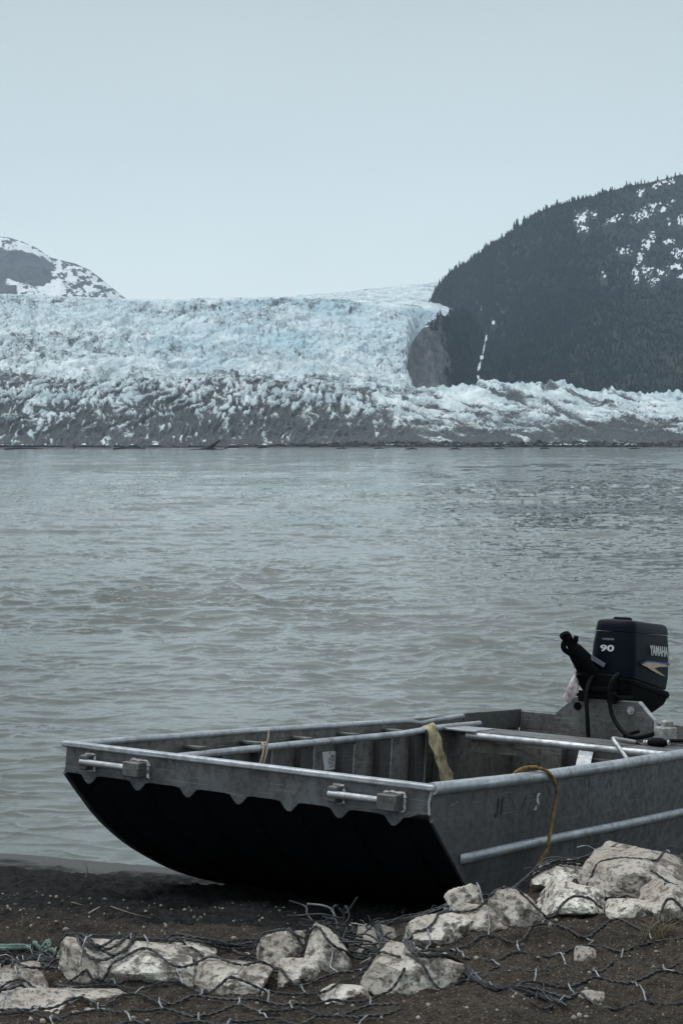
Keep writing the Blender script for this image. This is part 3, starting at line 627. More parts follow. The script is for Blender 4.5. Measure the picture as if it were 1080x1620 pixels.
# ------------------------------------------------------------------ rocks at the shore
ROCKOBJ = []
def rock(px0, px1, pt, pb, dp, yaw, seed, label, sub=5, tilt=(0, 0), nplanes=9, jag=.07, ahead=.42):
    """px0..px1, pt..pb: where the photo shows the rock; dp its depth in metres"""
    g = place((px0 + px1) / 2, pb); yc = g.y + dp * ahead; zg = float(ground_z(g.x, yc, False)); zt = CAMZ - (pt - HZ) / FPX * (yc + .1 * dp)
    zb = min(zg, g.z) - .05; ht = max(.05, zt - zb); wd = (px1 - px0) * (g.y + dp * .3) / FPX
    r = np.random.default_rng(seed); bm = bmesh.new(); bmesh.ops.create_icosphere(bm, subdivisions=sub, radius=1)
    me = bpy.data.meshes.new('rock'); bm.to_mesh(me); bm.free()
    n = len(me.vertices); co = np.zeros(n * 3, np.float32); me.vertices.foreach_get('co', co); d = co.reshape(-1, 3).astype(float); d /= np.linalg.norm(d, axis=1)[:, None]
    pl = r.normal(0, 1, (nplanes, 3)); pl[:, 2] = pl[:, 2] * .55 + .05; pl /= np.linalg.norm(pl, axis=1)[:, None]; dist = r.uniform(.60, 1.0, nplanes)
    pl = np.vstack([pl, [[-r.uniform(.1, .75), -r.uniform(.45, .95), 1], [r.uniform(.1, .75), -r.uniform(.35, .8), 1], [.1, .4, 1], [0, 0, -1], [1, .2, -.1], [-1, .1, .1], [.1, -1, -.1], [0, 1, .1]]]); dist = np.append(dist, [.56, .58, .60, .8, 1.0, 1.0, .9, 1.0])
    pl /= np.linalg.norm(pl, axis=1)[:, None]
    q = d @ pl.T; rr = np.where(q > .05, dist[None] / np.maximum(q, .05), 9)
    k_ = 75; rad = -np.log(np.sum(np.exp(-rr * k_), 1)) / k_; rad = np.clip(rad, .3, 1.35)
    p = d * rad[:, None]
    nz_ = fbm(p[:, 0] * 2.6 + p[:, 2] * 1.7 + seed, p[:, 1] * 2.6 - p[:, 2] * 2.1, seed, 6, .62); nz2 = ridged(p[:, 0] * 3 + p[:, 2] * 2, p[:, 1] * 3 + p[:, 2] * 3.1, seed + 5, 5, .6)
    p = p * (1 + .8 * jag * nz_ - jag * 1.5 * (nz2 - .4))[:, None]
    Rm = np.array(Matrix.Rotation(R(yaw), 3, 'Z') @ Matrix.Rotation(R(tilt[1]), 3, 'Y') @ Matrix.Rotation(R(tilt[0]), 3, 'X')); p = p @ Rm.T
    lo, hi = p.min(0), p.max(0); p = (p - (lo + hi) / 2) / (hi - lo) * np.array([wd, dp, ht])      # fit to its real width, depth and height
    me.vertices.foreach_set('co', p.astype(np.float32).ravel()); me.polygons.foreach_set('use_smooth', [True] * len(me.polygons)); me.set_sharp_from_angle(angle=R(30)); me.update()
    o = link('rock', me, M['rock']); o.location = (g.x, yc, zb + ht / 2)
    tag(o, label, 'rock', 'pale rocks under the wire netting'); ROCKOBJ.append(o); return o
rock(78, 305, 1488, 1560, .34, 3, 3, 'long flat topped pale slab with a black shadowed underside beside the green rope', tilt=(-8, 5))
rock(-40, 78, 1526, 1574, .24, 20, 12, 'pale rounded rock at the left edge of the picture below the green rope')
rock(290, 428, 1530, 1572, .26, -8, 21, 'low pale rock under the wires right of the long flat slab', tilt=(-4, 3))
rock(250, 345, 1496, 1520, .2, 6, 24, 'brown weathered rock behind the long flat slab', sub=4)
rock(402, 492, 1476, 1536, .18, 25, 33, 'blocky mottled brown rock left of the split pale wedge', tilt=(0, -6), jag=.1)
rock(472, 556, 1466, 1536, .16, -35, 37, 'split pale wedge leaning on the blocky brown rock', tilt=(10, 22))
rock(438, 512, 1520, 1556, .12, 10, 41, 'small earth stained rock in front of the blocky brown rock', sub=4)
rock(570, 738, 1498, 1568, .26, -14, 52, 'large pale wedge shaped rock below the bow, in front of the dark netting seam', tilt=(-8, 16))
rock(560, 632, 1466, 1508, .14, 15, 57, 'mottled rock half under the netting just left of the pale wedge top', sub=4)
rock(702, 772, 1400, 1448, .16, 30, 61, 'pale pointed rock on the ridge right against the bow chine', tilt=(6, -18))
rock(642, 762, 1450, 1492, .2, 18, 66, 'flat brown rock lying on the ridge below the pointed rock', tilt=(-6, -8))
rock(718, 812, 1436, 1472, .16, -12, 68, 'low pale sloping rock between the ridge netting and brown soil', sub=4)
rock(792, 834, 1390, 1414, .10, 8, 72, 'small pale stone on top of the ridge behind the dark rock', sub=4)
rock(770, 864, 1408, 1466, .17, 20, 75, 'dark shadowed rock left of the big pale boulder')
rock(856, 968, 1396, 1452, .30, -10, 83, 'big pale boulder in the middle of the right hand rock pile', tilt=(-6, 8))
rock(960, 1048, 1424, 1450, .14, -10, 86, 'low pale stone at the right foot of the big pale boulder', sub=4)
rock(842, 945, 1364, 1410, .30, 14, 91, 'pale slab behind the big boulder, under the bundled ridge wires', tilt=(-4, -10))
rock(930, 1110, 1346, 1420, .52, -16, 95, 'largest pale slab on the crest at the right, dark hollow beneath it', tilt=(-10, 14))
rock(1018, 1110, 1398, 1452, .28, -22, 99, 'pale cracked rock at the right edge below the largest slab')
rock(-30, 228, 1572, 1600, .2, 2, 104, 'half buried flat slab along the bottom left under the wires')
rock(500, 594, 1562, 1584, .12, -6, 108, 'small flat pale stone half buried left of the large wedge rock', sub=4)
rock(905, 945, 1502, 1518, .07, 0, 112, 'small pale stone lying alone on the brown soil at right', sub=4)
rock(915, 958, 1574, 1586, .05, 0, 115, 'small brownish stone low on the soil near the bottom right', sub=4)
bpy.context.view_layer.update()
# gravel: tiny stones
def gravel():
    r = np.random.default_rng(77); n = 5200; x = r.uniform(-1.8, 2.0, n); y = r.uniform(4.2, 7.6, n); s = .0013 * (1 + 6.0 * r.random(n) ** 9)
    bm = bmesh.new(); bmesh.ops.create_icosphere(bm, subdivisions=1, radius=1); vs = np.array([v.co[:] for v in bm.verts]); fs = np.array([[v.index for v in f.verts] for f in bm.faces]); bm.free()
    co = vs[None] * r.uniform(.7, 1.25, (n, len(vs), 1)) * s[:, None, None] * r.uniform(.7, 1.5, (n, 1, 3)); z = ground_z(x, y)
    co = co + np.stack([x, y, z + s * .35], -1)[:, None, :]
    me = np_mesh('gravel', co.reshape(-1, 3), None, (fs[None] + (np.arange(n) * len(vs))[:, None, None]).reshape(-1, 3), smooth=False)
    tag(link('gravel', me, simple('gravel_stone', (.20, .18, .155), .9, 0, .6, 3, 0)), 'tiny pale stones scattered over the brown soil', 'gravel', kind='stuff')
gravel()

# ------------------------------------------------------------------ wire netting
gv = gco.reshape(len(YR), len(U), 3)[near_idx][:, 39:39 + 520]
gvt = [tuple(p) for p in gv.reshape(-1, 3)]; gft = [tuple(int(i) for i in q) for q in grid_quads(gv.shape[0], gv.shape[1])]
for o in ROCKOBJ:
    k = len(gvt); mw = o.matrix_world; gvt += [tuple(mw @ v.co) for v in o.data.vertices]; gft += [tuple(i + k for i in p.vertices) for p in o.data.polygons]
BVH = BVHTree.FromPolygons(gvt, gft)
def top(x, y):
    h = BVH.ray_cast(Vector((x, y, 3)), Vector((0, 0, -1)))[0]
    return h.z if h else float(ground_z(x, y))
def hit(px, py):
    """point of the ground or of a rock seen at a pixel"""
    c, s_ = math.cos(PITCH), math.sin(PITCH); v = 810 - py
    d = Vector((px - 540, FPX * c + v * s_, -FPX * s_ + v * c)).normalized(); h = BVH.ray_cast(Vector((0, 0, CAMZ)), d)[0]
    return h if h and h.y < 7.3 else place(px, py)
WR = random.Random(8)
def drape(pts, step=.02, lift=.008, smooth=3, lo=0.0):
    P = smooth_path([Vector((p[0], p[1], 0)) for p in pts], step)
    z = [top(p.x, p.y) for p in P]; z0 = list(z)
    for _ in range(smooth):
        z = [max(z0[i], (z[max(i - 1, 0)] + z[i] + z[min(i + 1, len(z) - 1)]) / 3) for i in range(len(z))]
    return [Vector((p.x, p.y, zz + lift + lo)) for p, zz in zip(P, z)]
def twisted(mb, P, r=.0026, pitch=.05, m=0):
    mb.rope(P, r * 1.9, pitch, 2, 5, .009, m)
def netting(name, x0, x1, y0, y1, cw, ch, label, keep, lift, skew=0.0, sag=0.0):
    mb = MB(); rows = int((y1 - y0) / ch) + 1; nodes = {}
    for r_ in range(rows):
        n = int((x1 - x0) / (cw / 2)) + 1
        line = []
        for c in range(n):
            x = x0 + c * cw / 2 + WR.gauss(0, cw * .06); y = y0 + r_ * ch + skew * (x - x0) + (.22 * ch if (c + r_) % 2 else -.22 * ch) + WR.gauss(0, ch * .10)
            nodes[(r_, c)] = (x, y); line.append((x, y))
        seg = []
        for c in range(n):
            if keep(*line[c]): seg.append(line[c])
            else:
                if len(seg) > 2: twisted(mb, drape(seg, lift=lift, lo=-sag * WR.random()))
                seg = []
        if len(seg) > 2: twisted(mb, drape(seg, lift=lift, lo=-sag * WR.random()))
    for (r_, c), p in nodes.items():
        q = nodes.get((r_ + 1, c))
        nb_ = [nodes.get((rr, cc)) for rr, cc in ((r_, c - 1), (r_, c + 1), (r_ + 1, c - 1), (r_ + 1, c + 1))]
        if q and (c + r_) % 2 and all(z and keep(*z) for z in nb_ + [p, q]):
            mid = ((p[0] + q[0]) / 2 + WR.gauss(0, .012), (p[1] + q[1]) / 2 + WR.gauss(0, .008))
            D_ = drape([p, mid, q], .012, lift + .002, 2); k = len(D_)
            D_ = [v + Vector((0, 0, .02 * math.sin(math.pi * i / (k - 1)) * WR.random())) for i, v in enumerate(D_)]
            mb.tube(D_, .0026, 5, 1)
    tag(mb.build(name, [M['wire'], M['wire_bright']], ang=60), label, 'netting')
netting('wire_netting', -1.35, .25, 4.55, 5.92, .19, .135, 'hexagonal wire netting stretched over the rocks at the left', lambda x, y: y < interp(x, RY) - .02 and not (x > .02 and y > 5.5), .010, skew=.035)
netting('wire_netting', .18, 1.5, 4.9, 6.3, .20, .17, 'torn wire netting half sunk in the brown soil at the right', lambda x, y: y < interp(x, RY) - .1 and vnoise(np.array([x * 3.1]), np.array([y * 3.7]), 12)[0] > .30, .004, skew=.10, sag=.007)
def bundle(name, pix, n, spread, label, cat='wire', rise=.012, r=.0028, ends=True):
    mb = MB(); base = [hit(*p) if p[1] > 10 else Vector((p[0], float(interp(p[0], RY)) - p[1], 0)) for p in pix]
    for k in range(n):
        pts = [(p.x + WR.gauss(0, spread), p.y + WR.gauss(0, spread * 1.3)) for p in base]
        P_ = drape(pts, .02, .004 + WR.random() * rise, 14)
        if k % 3 == 2: mb.tube(P_, r * .9, 5, 1 if WR.random() < .35 else 0)
        else: twisted(mb, P_, r, .045 + .02 * WR.random())
        if ends:
            for _ in range(3):                # loose ends and kinks
                a = WR.choice(P_); v = Vector((WR.gauss(0, .05), WR.gauss(0, .05), abs(WR.gauss(.01, .025)))); mb.tube(smooth_path([a, a + v * .5 + Vector((0, 0, .012)), a + v], .012), r * .7, 5, 1 if WR.random() < .4 else 0)
    tag(mb.build(name, [M['wire'], M['wire_bright']], ang=60), label, cat)
bundle('wire_bundle', [(.02, .0), (.13, .02), (.26, .04), (.38, .06), (.50, .0), (.64, -.04), (.78, -.02), (.92, .02), (1.05, .04), (1.2, .08), (1.36, .10), (1.5, .1)], 6, .016, 'thick bundle of twisted wires running along the rock crest beside the hull')
bundle('wire_bundle', [(545, 1478), (600, 1488), (650, 1498), (690, 1515), (735, 1540), (770, 1560), (830, 1575), (890, 1592)], 6, .012, 'dark netting seam running down across the soil from the crest', rise=.012)
bundle('wire_bundle', [(0, 1532), (60, 1515), (140, 1500), (200, 1490), (270, 1490), (330, 1497), (400, 1502)], 5, .016, 'bundle of wires along the back edge of the left netting')
def tangle():
    mb = MB(); c = place(540, 1520)
    for k in range(26):
        p = Vector((c.x + WR.gauss(0, .035), c.y + WR.gauss(.05, .04), c.z + abs(WR.gauss(.05, .04)))); pts = [p]
        for i in range(4):
            p = p + Vector((WR.gauss(0, .04), WR.gauss(0, .03), WR.gauss(0, .03))); p.z = max(p.z, top(p.x, p.y) + .004); pts.append(p.copy())
        P_ = smooth_path(pts, .012); mb.tube(P_, .0032, 5, 1 if WR.random() < .18 else 0)
    tag(mb.build('wire_tangle', [M['wire'], M['wire_bright']], ang=60), 'dark tangle of cut wire heaped beside the split pale wedge', 'wire')
tangle()

# ------------------------------------------------------------------ small things on the beach
mb = MB(); g0 = [place(*p) for p in ((-60, 1512), (0, 1507), (40, 1506), (66, 1508))]
for dz, dyy in ((0, 0), (.004, .03)): mb.rope([p + Vector((0, dyy * (1 - i / 3), .010 + dz)) for i, p in enumerate(g0)], .008, .05, 3, 6, .008)
kx = g0[-1]; K_ = [kx + Vector((.026 * math.cos(a), .018 * math.sin(a * 1.0), .022 + .018 * math.sin(2 * a + .5))) for a in np.linspace(0, 12.0, 26)]
mb.rope(K_, .008, .05, 3, 6, .006); mb.rope([kx + Vector((.01, 0, .02)), kx + Vector((.05, -.02, .012)), kx + Vector((.075, -.05, .008))], .009, .05, 3, 6, .006)
tag(mb.build('green_rope', M['green_rope'], ang=60), 'pale green rope with a knot lying beside the long flat slab', 'rope')
def twig(pix, up, r, mat, label):
    mb = MB(); P_ = [place(*p) + Vector((0, 0, r * .8)) for p in pix]
    if up: P_ = [P_[0] + Vector((0, 0, u)) + Vector((dx, 0, 0)) for u, dx in up]
    P_ = smooth_path(P_, .01); mb.tube(P_, [r * (1 - .6 * i / len(P_)) for i in range(len(P_))], 6)
    tag(mb.build('twig', mat, ang=60), label, 'twig', 'twigs on the beach')
twig([(136, 1388), (133, 1380)], [(-.01, 0), (.03, .008), (.055, .002), (.075, -.006)], .0045, M['twig'], 'thin bleached twig standing upright in the beach near the waterline')
twig([(141, 1446), (150, 1441), (158, 1436)], None, .004, M['twig'], 'short pale twig lying on the dark beach left of the long thin stick')
twig([(176, 1437), (205, 1446), (240, 1454)], None, .003, M['drygrass'], 'long thin stick lying on the dark beach in front of the bow')
twig([(98, 1426), (115, 1429), (130, 1433)], None, .0025, M['drygrass'], 'fine brown twig lying on the dark beach up from the short pale twig')
def tuft():
    mb = MB(); c = place(1040, 1482)
    for k in range(46):
        a = WR.random() * 6.28; l = WR.uniform(.03, .085); b0 = c + Vector((WR.gauss(0, .02), WR.gauss(0, .012), -.004)); d = Vector((math.cos(a) * .7, math.sin(a) * .5, 1)) * l
        mb.tube([b0, b0 + d * .5 + Vector((0, 0, .006)), b0 + d + Vector((math.cos(a) * .012, 0, -.008))], [.0013, .001, .0004], 4)
    tag(mb.build('grass_tuft', M['drygrass'], ang=60), 'small tuft of dry grass on the soil at the right', 'grass tuft')
tuft()

# ------------------------------------------------------------------ the boat: local axes are aft (x), across to the far side (y), up (z)
B0 = Vector((0.35732244, 6.87729445, 0.58855267))
AX = Vector((0.53851635, 0.83750274, -0.09267844)); AY = Vector((-0.84112286, 0.5408441, 0)); AZ = AX.cross(AY)
BM = Matrix(((AX.x, AY.x, AZ.x, B0.x), (AX.y, AY.y, AZ.y, B0.y), (AX.z, AY.z, AZ.z, B0.z), (0, 0, 0, 1)))
boat = empty('aluminium_boat', BM)
tag(boat, 'weathered flat bottomed aluminium work boat with square bow beached at the lake edge', 'boat')
W_, L_ = 1.9, 4.5
PROF = [(0, -.122), (.07, -.19), (.14, -.254), (.264, -.363), (.409, -.463), (.557, -.541), (.758, -.628), (.966, -.695), (1.208, -.752), (1.46, -.792), (1.8, -.815), (L_, -.83)]
PF = smooth_path([Vector((a, 0, b_)) for a, b_ in PROF], .06)
TH = .012
def inset(z): return .15 * max(0.0, -z - .31)
# hull bottom (rake and flat), a shell with thickness
mb = MB(); n = len(PF)
ringA = []
for i, p in enumerate(PF):
    t_ = (PF[min(i + 1, n - 1)] - PF[max(i - 1, 0)]).normalized(); nn = Vector((-t_.z, 0, t_.x)) * TH
    i_ = inset(p.z); ringA.append([(p.x, i_, p.z), (p.x, W_ - i_, p.z), (p.x + nn.x, W_ - i_, p.z + nn.z), (p.x + nn.x, i_, p.z + nn.z)])
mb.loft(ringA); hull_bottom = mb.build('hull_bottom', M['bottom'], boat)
# pressed stiffeners under the rake, one below each tooth of the bow band
TEETH = [1.752, 1.473, 1.195, .926, .667, .42, .162]
for w0 in TEETH:
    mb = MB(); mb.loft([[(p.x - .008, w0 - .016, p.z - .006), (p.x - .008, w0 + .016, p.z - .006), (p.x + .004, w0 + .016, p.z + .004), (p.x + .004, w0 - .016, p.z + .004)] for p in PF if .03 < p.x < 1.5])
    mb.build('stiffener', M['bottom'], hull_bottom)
# sides
def side_plate(y0, y1, mat, name):
    mb = MB(); poly = [(0, .0)] + [(p.x, p.z) for p in PF] + [(L_, .0)]
    # split into strips so the shell can be dense
    xs = [p.x for p in PF]; zb = [p.z for p in PF]; rings = []
    for x, z in zip(xs, zb):
        i_ = inset(z) * (1 if y0 < 1 else -1); zm = max(z * .999 + .0005, -.31); rings.append([(x, y0 + i_, z), (x, y0, zm), (x, y0, 0), (x, y1, 0), (x, y1, zm), (x, y1 + i_, z)])
    mb.loft(rings); return mb.build(name, mat, boat)
near = side_plate(0, .008, M['hull'], 'side_plate'); far = side_plate(W_ - .008, W_, M['inner'], 'side_plate')
# chine edge strips
for y0, y1 in ((-.012, .002), (W_ - .002, W_ + .012)):
    sg = 1 if y0 < 1 else -1; mb = MB(); mb.loft([[(p.x - .004, y0 + sg * inset(p.z), p.z - .008), (p.x - .004, y1 + sg * inset(p.z), p.z - .008), (p.x + .006, y1 + sg * inset(p.z), p.z + .018), (p.x + .006, y0 + sg * inset(p.z), p.z + .018)] for p in PF])
    mb.build('chine_strip', M['rail' if y0 < 0 else 'hull'] if False else M['hull'], boat)
# strake on the near side
mb = MB(); P_ = []
xs = np.linspace(.25, L_, 60)
mb.loft([[(x, -.004 - .017 * c_ * min(1, (x - .24) / .05), -.303 + .004 * math.sin(x * 2) + s_ * .020) for c_, s_ in ((0, 1.05), (.55, .9), (.95, .45), (1, 0), (.95, -.45), (.55, -.9), (0, -1.05))] for x in xs])
mb.build('rub_strake', M['rail'], near)
# bow band with teeth
poly = [(.03, 0), (W_ - .008, 0), (W_ - .004, -.122)]
zb_ = lambda y: -.128
for w0 in TEETH:
    poly += [(w0 + .072, -.120), (w0 + .045, -.124), (w0 + .022, -.150), (w0 + .008, -.160), (w0 - .008, -.160), (w0 - .022, -.150), (w0 - .045, -.124), (w0 - .072, -.120)]
poly += [(.05, -.104), (.0, -.10), (-.004, -.0)]
poly = [p for p in poly if True]
mb = MB(); mb.prism(poly, (-.006, 0, 0), (0, 1, 0), (0, 0, 1), (-.007, 0, 0)); band = mb.build('bow_plate', M['band'], boat, bevel=.002)
mb = MB(); mb.box((-.030, -.02, -.006), (.022, W_ + .012, .020)); mb.build('bow_rail', M['rail'], boat, bevel=.007)
# grab bars on the bow
def grab(w0, w1, name='grab_bar'):
    mb = MB(); zc = -.060
    mb.tube([(-.062, w0 + .03, zc), (-.062, w1 - .02, zc)], .0155, 12)
    h = mb.build(name, M['rail'], boat)
    mb = MB(); mb.box((-.013, w1 - .045, zc - .036), (-.085, w1 + .045, zc + .03)); b2 = mb.build('bracket', M['plate'], h, bevel=.006)
    mb = MB(); mb.box((-.013, w0 - .01, zc - .034), (-.070, w0 + .035, zc + .034)); mb.build('bracket', M['plate'], h, bevel=.008)
    r = random.Random(int(w0 * 1000))
    for par_, (ya, yb) in ((h, (w0 - .012, w0 + .037)), (h, (w1 - .047, w1 + .047))):
        mb = MB(); ring = [(ya + (yb - ya) * k / 10, zc + .034) for k in range(11)] + [(yb, zc + .034 - .07 * k / 8) for k in range(1, 9)] + [(yb - (yb - ya) * k / 10, zc - .036) for k in range(1, 11)] + [(ya, zc - .036 + .07 * k / 8) for k in range(1, 9)]
        mb.tube([(-.016, y + r.uniform(-.002, .002), z + r.uniform(-.002, .002)) for y, z in ring], [r.uniform(.004, .010) for _ in ring], 7)
        mb.build('weld_bead', M['weld'], par_)
grab(1.732, 1.462); grab(.412, .160)
# welded seam at near bow corner
mb = MB(); mb.tube([(-.010, -.006, 0), (-.014, .004, -.05), (-.010, .002, -.10)], .006, 8); mb.build('weld_seam', M['rail'], boat)
# gunwale rails
mb = MB(); mb.tube(smooth_path([(-.01, -.005, .004), (.8, -.008, -.008), (1.7, -.008, -.010), (2.6, -.008, -.004), (L_, -.008, .0)], .1), .026, 14); mb.build('gunwale_rail', M['rail'], boat)
mb = MB(); mb.tube(smooth_path([(0, W_, .0), (1.2, W_, .0), (2.4, W_, -.008), (3.0, W_, -.012), (3.18, W_, -.030), (3.35, W_, -.020), (3.75, W_, -.008)], .05), .017, 12); mb.build('gunwale_rail', M['rail'], boat)
mb = MB(); mb.box((3.72, W_ - .02, -.11), (L_ + .012, W_ + .006, .012)); mb.build('quarter_panel', M['plate'], boat, bevel=.004)
# inner liner with ribs on the far side
YL = 1.83
mb = MB(); rr = []
for x in np.linspace(.55, 3.9, 40):
    zb2 = max(-.60, float(np.interp(x, [p.x for p in PF], [p.z for p in PF])) + .05)
    rr.append([(x, YL + .004, -.085), (x, YL + .016, -.085), (x, YL + .016, zb2), (x, YL + .004, zb2)])
mb.loft(rr); liner = mb.build('side_liner', M['inner'], boat)
mb = MB(); mb.box((.9, YL - .09, -.50), (3.9, YL + .003, -.39)); mb.build('side_ledge', M['inner'], liner, bevel=.006)
for x in (.98, 1.40, 1.80, 2.205, 2.61, 3.01):
    mb = MB(); mb.box((x - .055, YL - .045, -.385), (x + .055, YL + .0025, -.075)); rb_ = mb.build('rib', M['rib'], boat, bevel=.005)
    mb = MB(); mb.box((x + .0575, YL - .047, -.384), (x + .066, YL + .001, -.078)); mb.build('flange', M['rail'], rb_)
mb = MB(); mb.box((3.235, YL - .05, -.55), (3.455, YL + .002, -.07)); mb.build('rib', M['inner'], boat, bevel=.005)
mb = MB(); mb.tube(smooth_path([(.62, 1.775, -.080), (1.7, 1.775, -.070), (2.7, 1.775, -.066), (3.15, 1.775, -.050), (3.72, 1.775, -.046)], .08), .019, 12); srail = mb.build('inner_rail', M['rail'], boat)
for x in (.86, 1.33, 1.80, 2.27, 2.75, 3.22, 3.6):
    mb = MB(); mb.prism([(-.035, 0), (.035, 0), (.02, .11), (-.02, .11)], (x, 1.775, -.056), (1, 0, 0), (0, 1, 0), (0, 0, .014)); mb.prism([(-.006, 0), (.006, 0), (.006, .11), (-.006, .11)], (x, 1.775, -.056), (1, 0, 0), (0, 1, 0), (0, 0, -.045)); mb.build('rail_bracket', M['inner'], boat, bevel=.002)
# floor
mb = MB(); mb.loft([[(x, .012, z), (x, W_ - .012, z), (x, W_ - .012, z - .012), (x, .012, z - .012)] for x, z in ((.75, -.58), (1.0, -.62), (1.3, -.66), (L_ - .02, -.66))]); mb.build('floor', M['rib'], boat)
# near inner side: light ribs
for x in (.7, 1.2, 1.7, 2.2, 2.7, 3.1):
    mb = MB(); mb.box((x - .05, .0095, -.305), (x + .05, .05, -.04)); mb.build('rib', M['rib'], boat, bevel=.005)
# bench across the stern
mb = MB(); mb.box((3.29, .03, -.085), (3.60, 1.70, -.055)); bench = mb.build('bench', M['plate'], boat, bevel=.004)
mb = MB(); mb.tube([(3.275, .03, -.083), (3.275, 1.62, -.083)], .022, 12); mb.build('bench_rail', M['rail'], bench)
mb = MB(); mb.prism([(0, 0), (.42, -.075), (.42, -.085), (0, -.09)], (3.30, 1.60, -.09), (0, -1, 0), (0, 0, 1), (.012, 0, 0)); mb.build('gusset', M['inner'], bench)
mb = MB(); mb.box((3.24, 1.55, -.062), (3.5, 1.80, -.048)); mb.build('end_plate', M['rail'], bench, bevel=.003)
# transom
mb = MB(); mb.box((L_ - .10, 1.56, -.82), (L_ - .02, W_ - .012, -.16)); mb.box((L_ - .10, .012, -.82), (L_ - .02, 1.56, -.16)); mb.build('transom', M['inner'], boat, bevel=.004)
mb = MB(); mb.box((L_ - .02, .0, -.115), (L_ + .012, W_ - .022, .0)); mb.box((L_ - .02, .0, -.83), (L_ + .0, W_ - .022, -.116)); mb.build('transom_cap', M['plate'], boat, bevel=.004)
poly = [(1.57, -.62), (1.566, -.143), (1.556, .020), (1.42, .132), (.991, .134), (.878, .022), (.886, -.143), (.886, -.62)]
mb = MB(); mb.prism(poly, (L_ - .15, 0, 0), (0, 1, 0), (0, 0, 1), (.045, 0, 0)); mplate = mb.build('motor_plate', M['plate'], boat, bevel=.004)
mb = MB(); mb.bar((L_ - .127, .868, -.20), (L_ - .127, .868, .020), .05, .012, (0, 1, 0)); mb.bar((L_ - .127, .872, .022), (L_ - .127, .985, .134), .05, .010, (0, -1, 1)); mb.build('edge_flange', M['rail'], mplate, bevel=.002)
for y, z in ((1.03, .075), (1.40, .075)):
    mb = MB(); mb.tube([(L_ - .153, y, z), (L_ - .160, y, z)], .026, 16); mb.tube([(L_ - .16, y, z), (L_ - .175, y, z)], .014, 6); mb.build('bolt', M['steel' if y < 1.2 else 'black'], mplate)
# braces under the bench
for y0, y1 in ((1.60, 1.46), (1.34, 1.30), (.86, .80)):
    mb = MB(); mb.box((L_ - .24, y0, -.6), (L_ - .16, y1, -.16)); mb.build('transom_brace', M['inner'], boat, bevel=.004)
mb = MB(); mb.bar((3.86, 1.16, -.45), (4.26, 1.28, -.17), .09, .012, (0, 0, 1)); mb.build('diagonal_brace', M['rail'], boat)
mb = MB(); mb.box((L_ - .24, .60, -.33), (L_ - .16, 1.28, -.245)); mb.build('transom_stringer', M['plate'], boat, bevel=.004)
# maker's plate and painted marks
mb = MB(); mb.prism([(2.014, -.135), (2.15, -.137), (2.19, -.236), (2.045, -.238)], (0, YL + .0025, 0), (1, 0, 0), (0, 0, 1), (0, -.002, 0)); lab = mb.build('sticker', M['white'], boat)
mb = MB(); r = random.Random(3)
for k in range(9):
    z = -.155 - k * .008; a = 2.045 + .02 * ((-.14 - z) / .1) + (.03 if k in (0, 1, 7) else 0)
    mb.box((a + .02, YL + .0004, z), (a + .02 + r.uniform(.05, .085) * (.6 if k in (0, 1, 7) else 1), YL - .0006, z - (.004 if k > 1 else .007)))
mb.box((2.08, YL + .0004, -.142), (2.10, YL - .0006, -.150)); mb.build('printing', simple('grey_print', (.16, .16, .17), .7, 0, .3, 20, 0), lab)
def smear(pts, mat, name, parent=near, y=-.0015):
    mb = MB(); r = random.Random(len(pts) * 7 + int(pts[0][0] * 100))
    for (x0, z0, x1, z1, wd) in pts:
        k = 9; A = [(x0 + (x1 - x0) * i / k - wd / 2 * r.uniform(.5, 1.2), z0 + (z1 - z0) * i / k) for i in range(k + 1)]; Bb = [(x0 + (x1 - x0) * i / k + wd / 2 * r.uniform(.5, 1.2), z0 + (z1 - z0) * i / k) for i in range(k + 1)]
        mb.prism(A + Bb[::-1], (0, .0, 0), (1, 0, 0), (0, 0, 1), (0, y, 0))
    return mb.build(name, mat, parent)
smear([(.575, -.08, .56, -.155, .022), (.612, -.076, .600, -.150, .020), (.545, -.14, .55, -.158, .02)], M['blackmark'], 'painted_mark')
smear([(.83, -.088, .815, -.118, .012), (.815, -.118, .785, -.142, .010)], M['blackmark'], 'painted_mark')
smear([(.955, -.085, .945, -.108, .026), (.945, -.108, .952, -.132, .028), (.950, -.132, .925, -.158, .030)], simple('scuffed_white_paint', (.42, .43, .43), .7, 0, .5, 60, 0), 'painted_mark')
smear([(.955, -.095, .95, -.106, .006), (.945, -.125, .94, -.150, .008)], M['blackmark'], 'painted_mark', near, -.0025)
smear([(.16, -.078, .22, -.062, .006)], M['rail'], 'scratch')

# ------------------------------------------------------------------ things on the boat
boat_inv = BM
def bp_(a, b_, c): return BM @ Vector((a, b_, c))
mb = MB(); RP = [(.70, .10, -.10), (.76, .04, -.01), (.82, .012, .026), (.88, -.006, .031), (.96, -.036, .012), (1.03, -.044, -.05), (1.05, -.040, -.10), (1.03, -.036, -.19), (.985, -.046, -.28), (.955, -.050, -.33), (.90, -.03, -.40), (.86, -.03, -.47), (.83, -.04, -.62)]
mb.rope([bp_(*p) for p in RP], .0085, .042, 3, 6, .008); mb.rope([bp_(*p) for p in ((.70, .06, -.05), (.79, .02, .024), (.86, -.012, .036), (.90, -.02, .030))], .008, .042, 3, 6, .008)
tag(mb.build('mooring_rope', M['yellow_rope'], ang=60), 'yellow twisted rope looped over the near gunwale and hanging down the hull', 'rope')
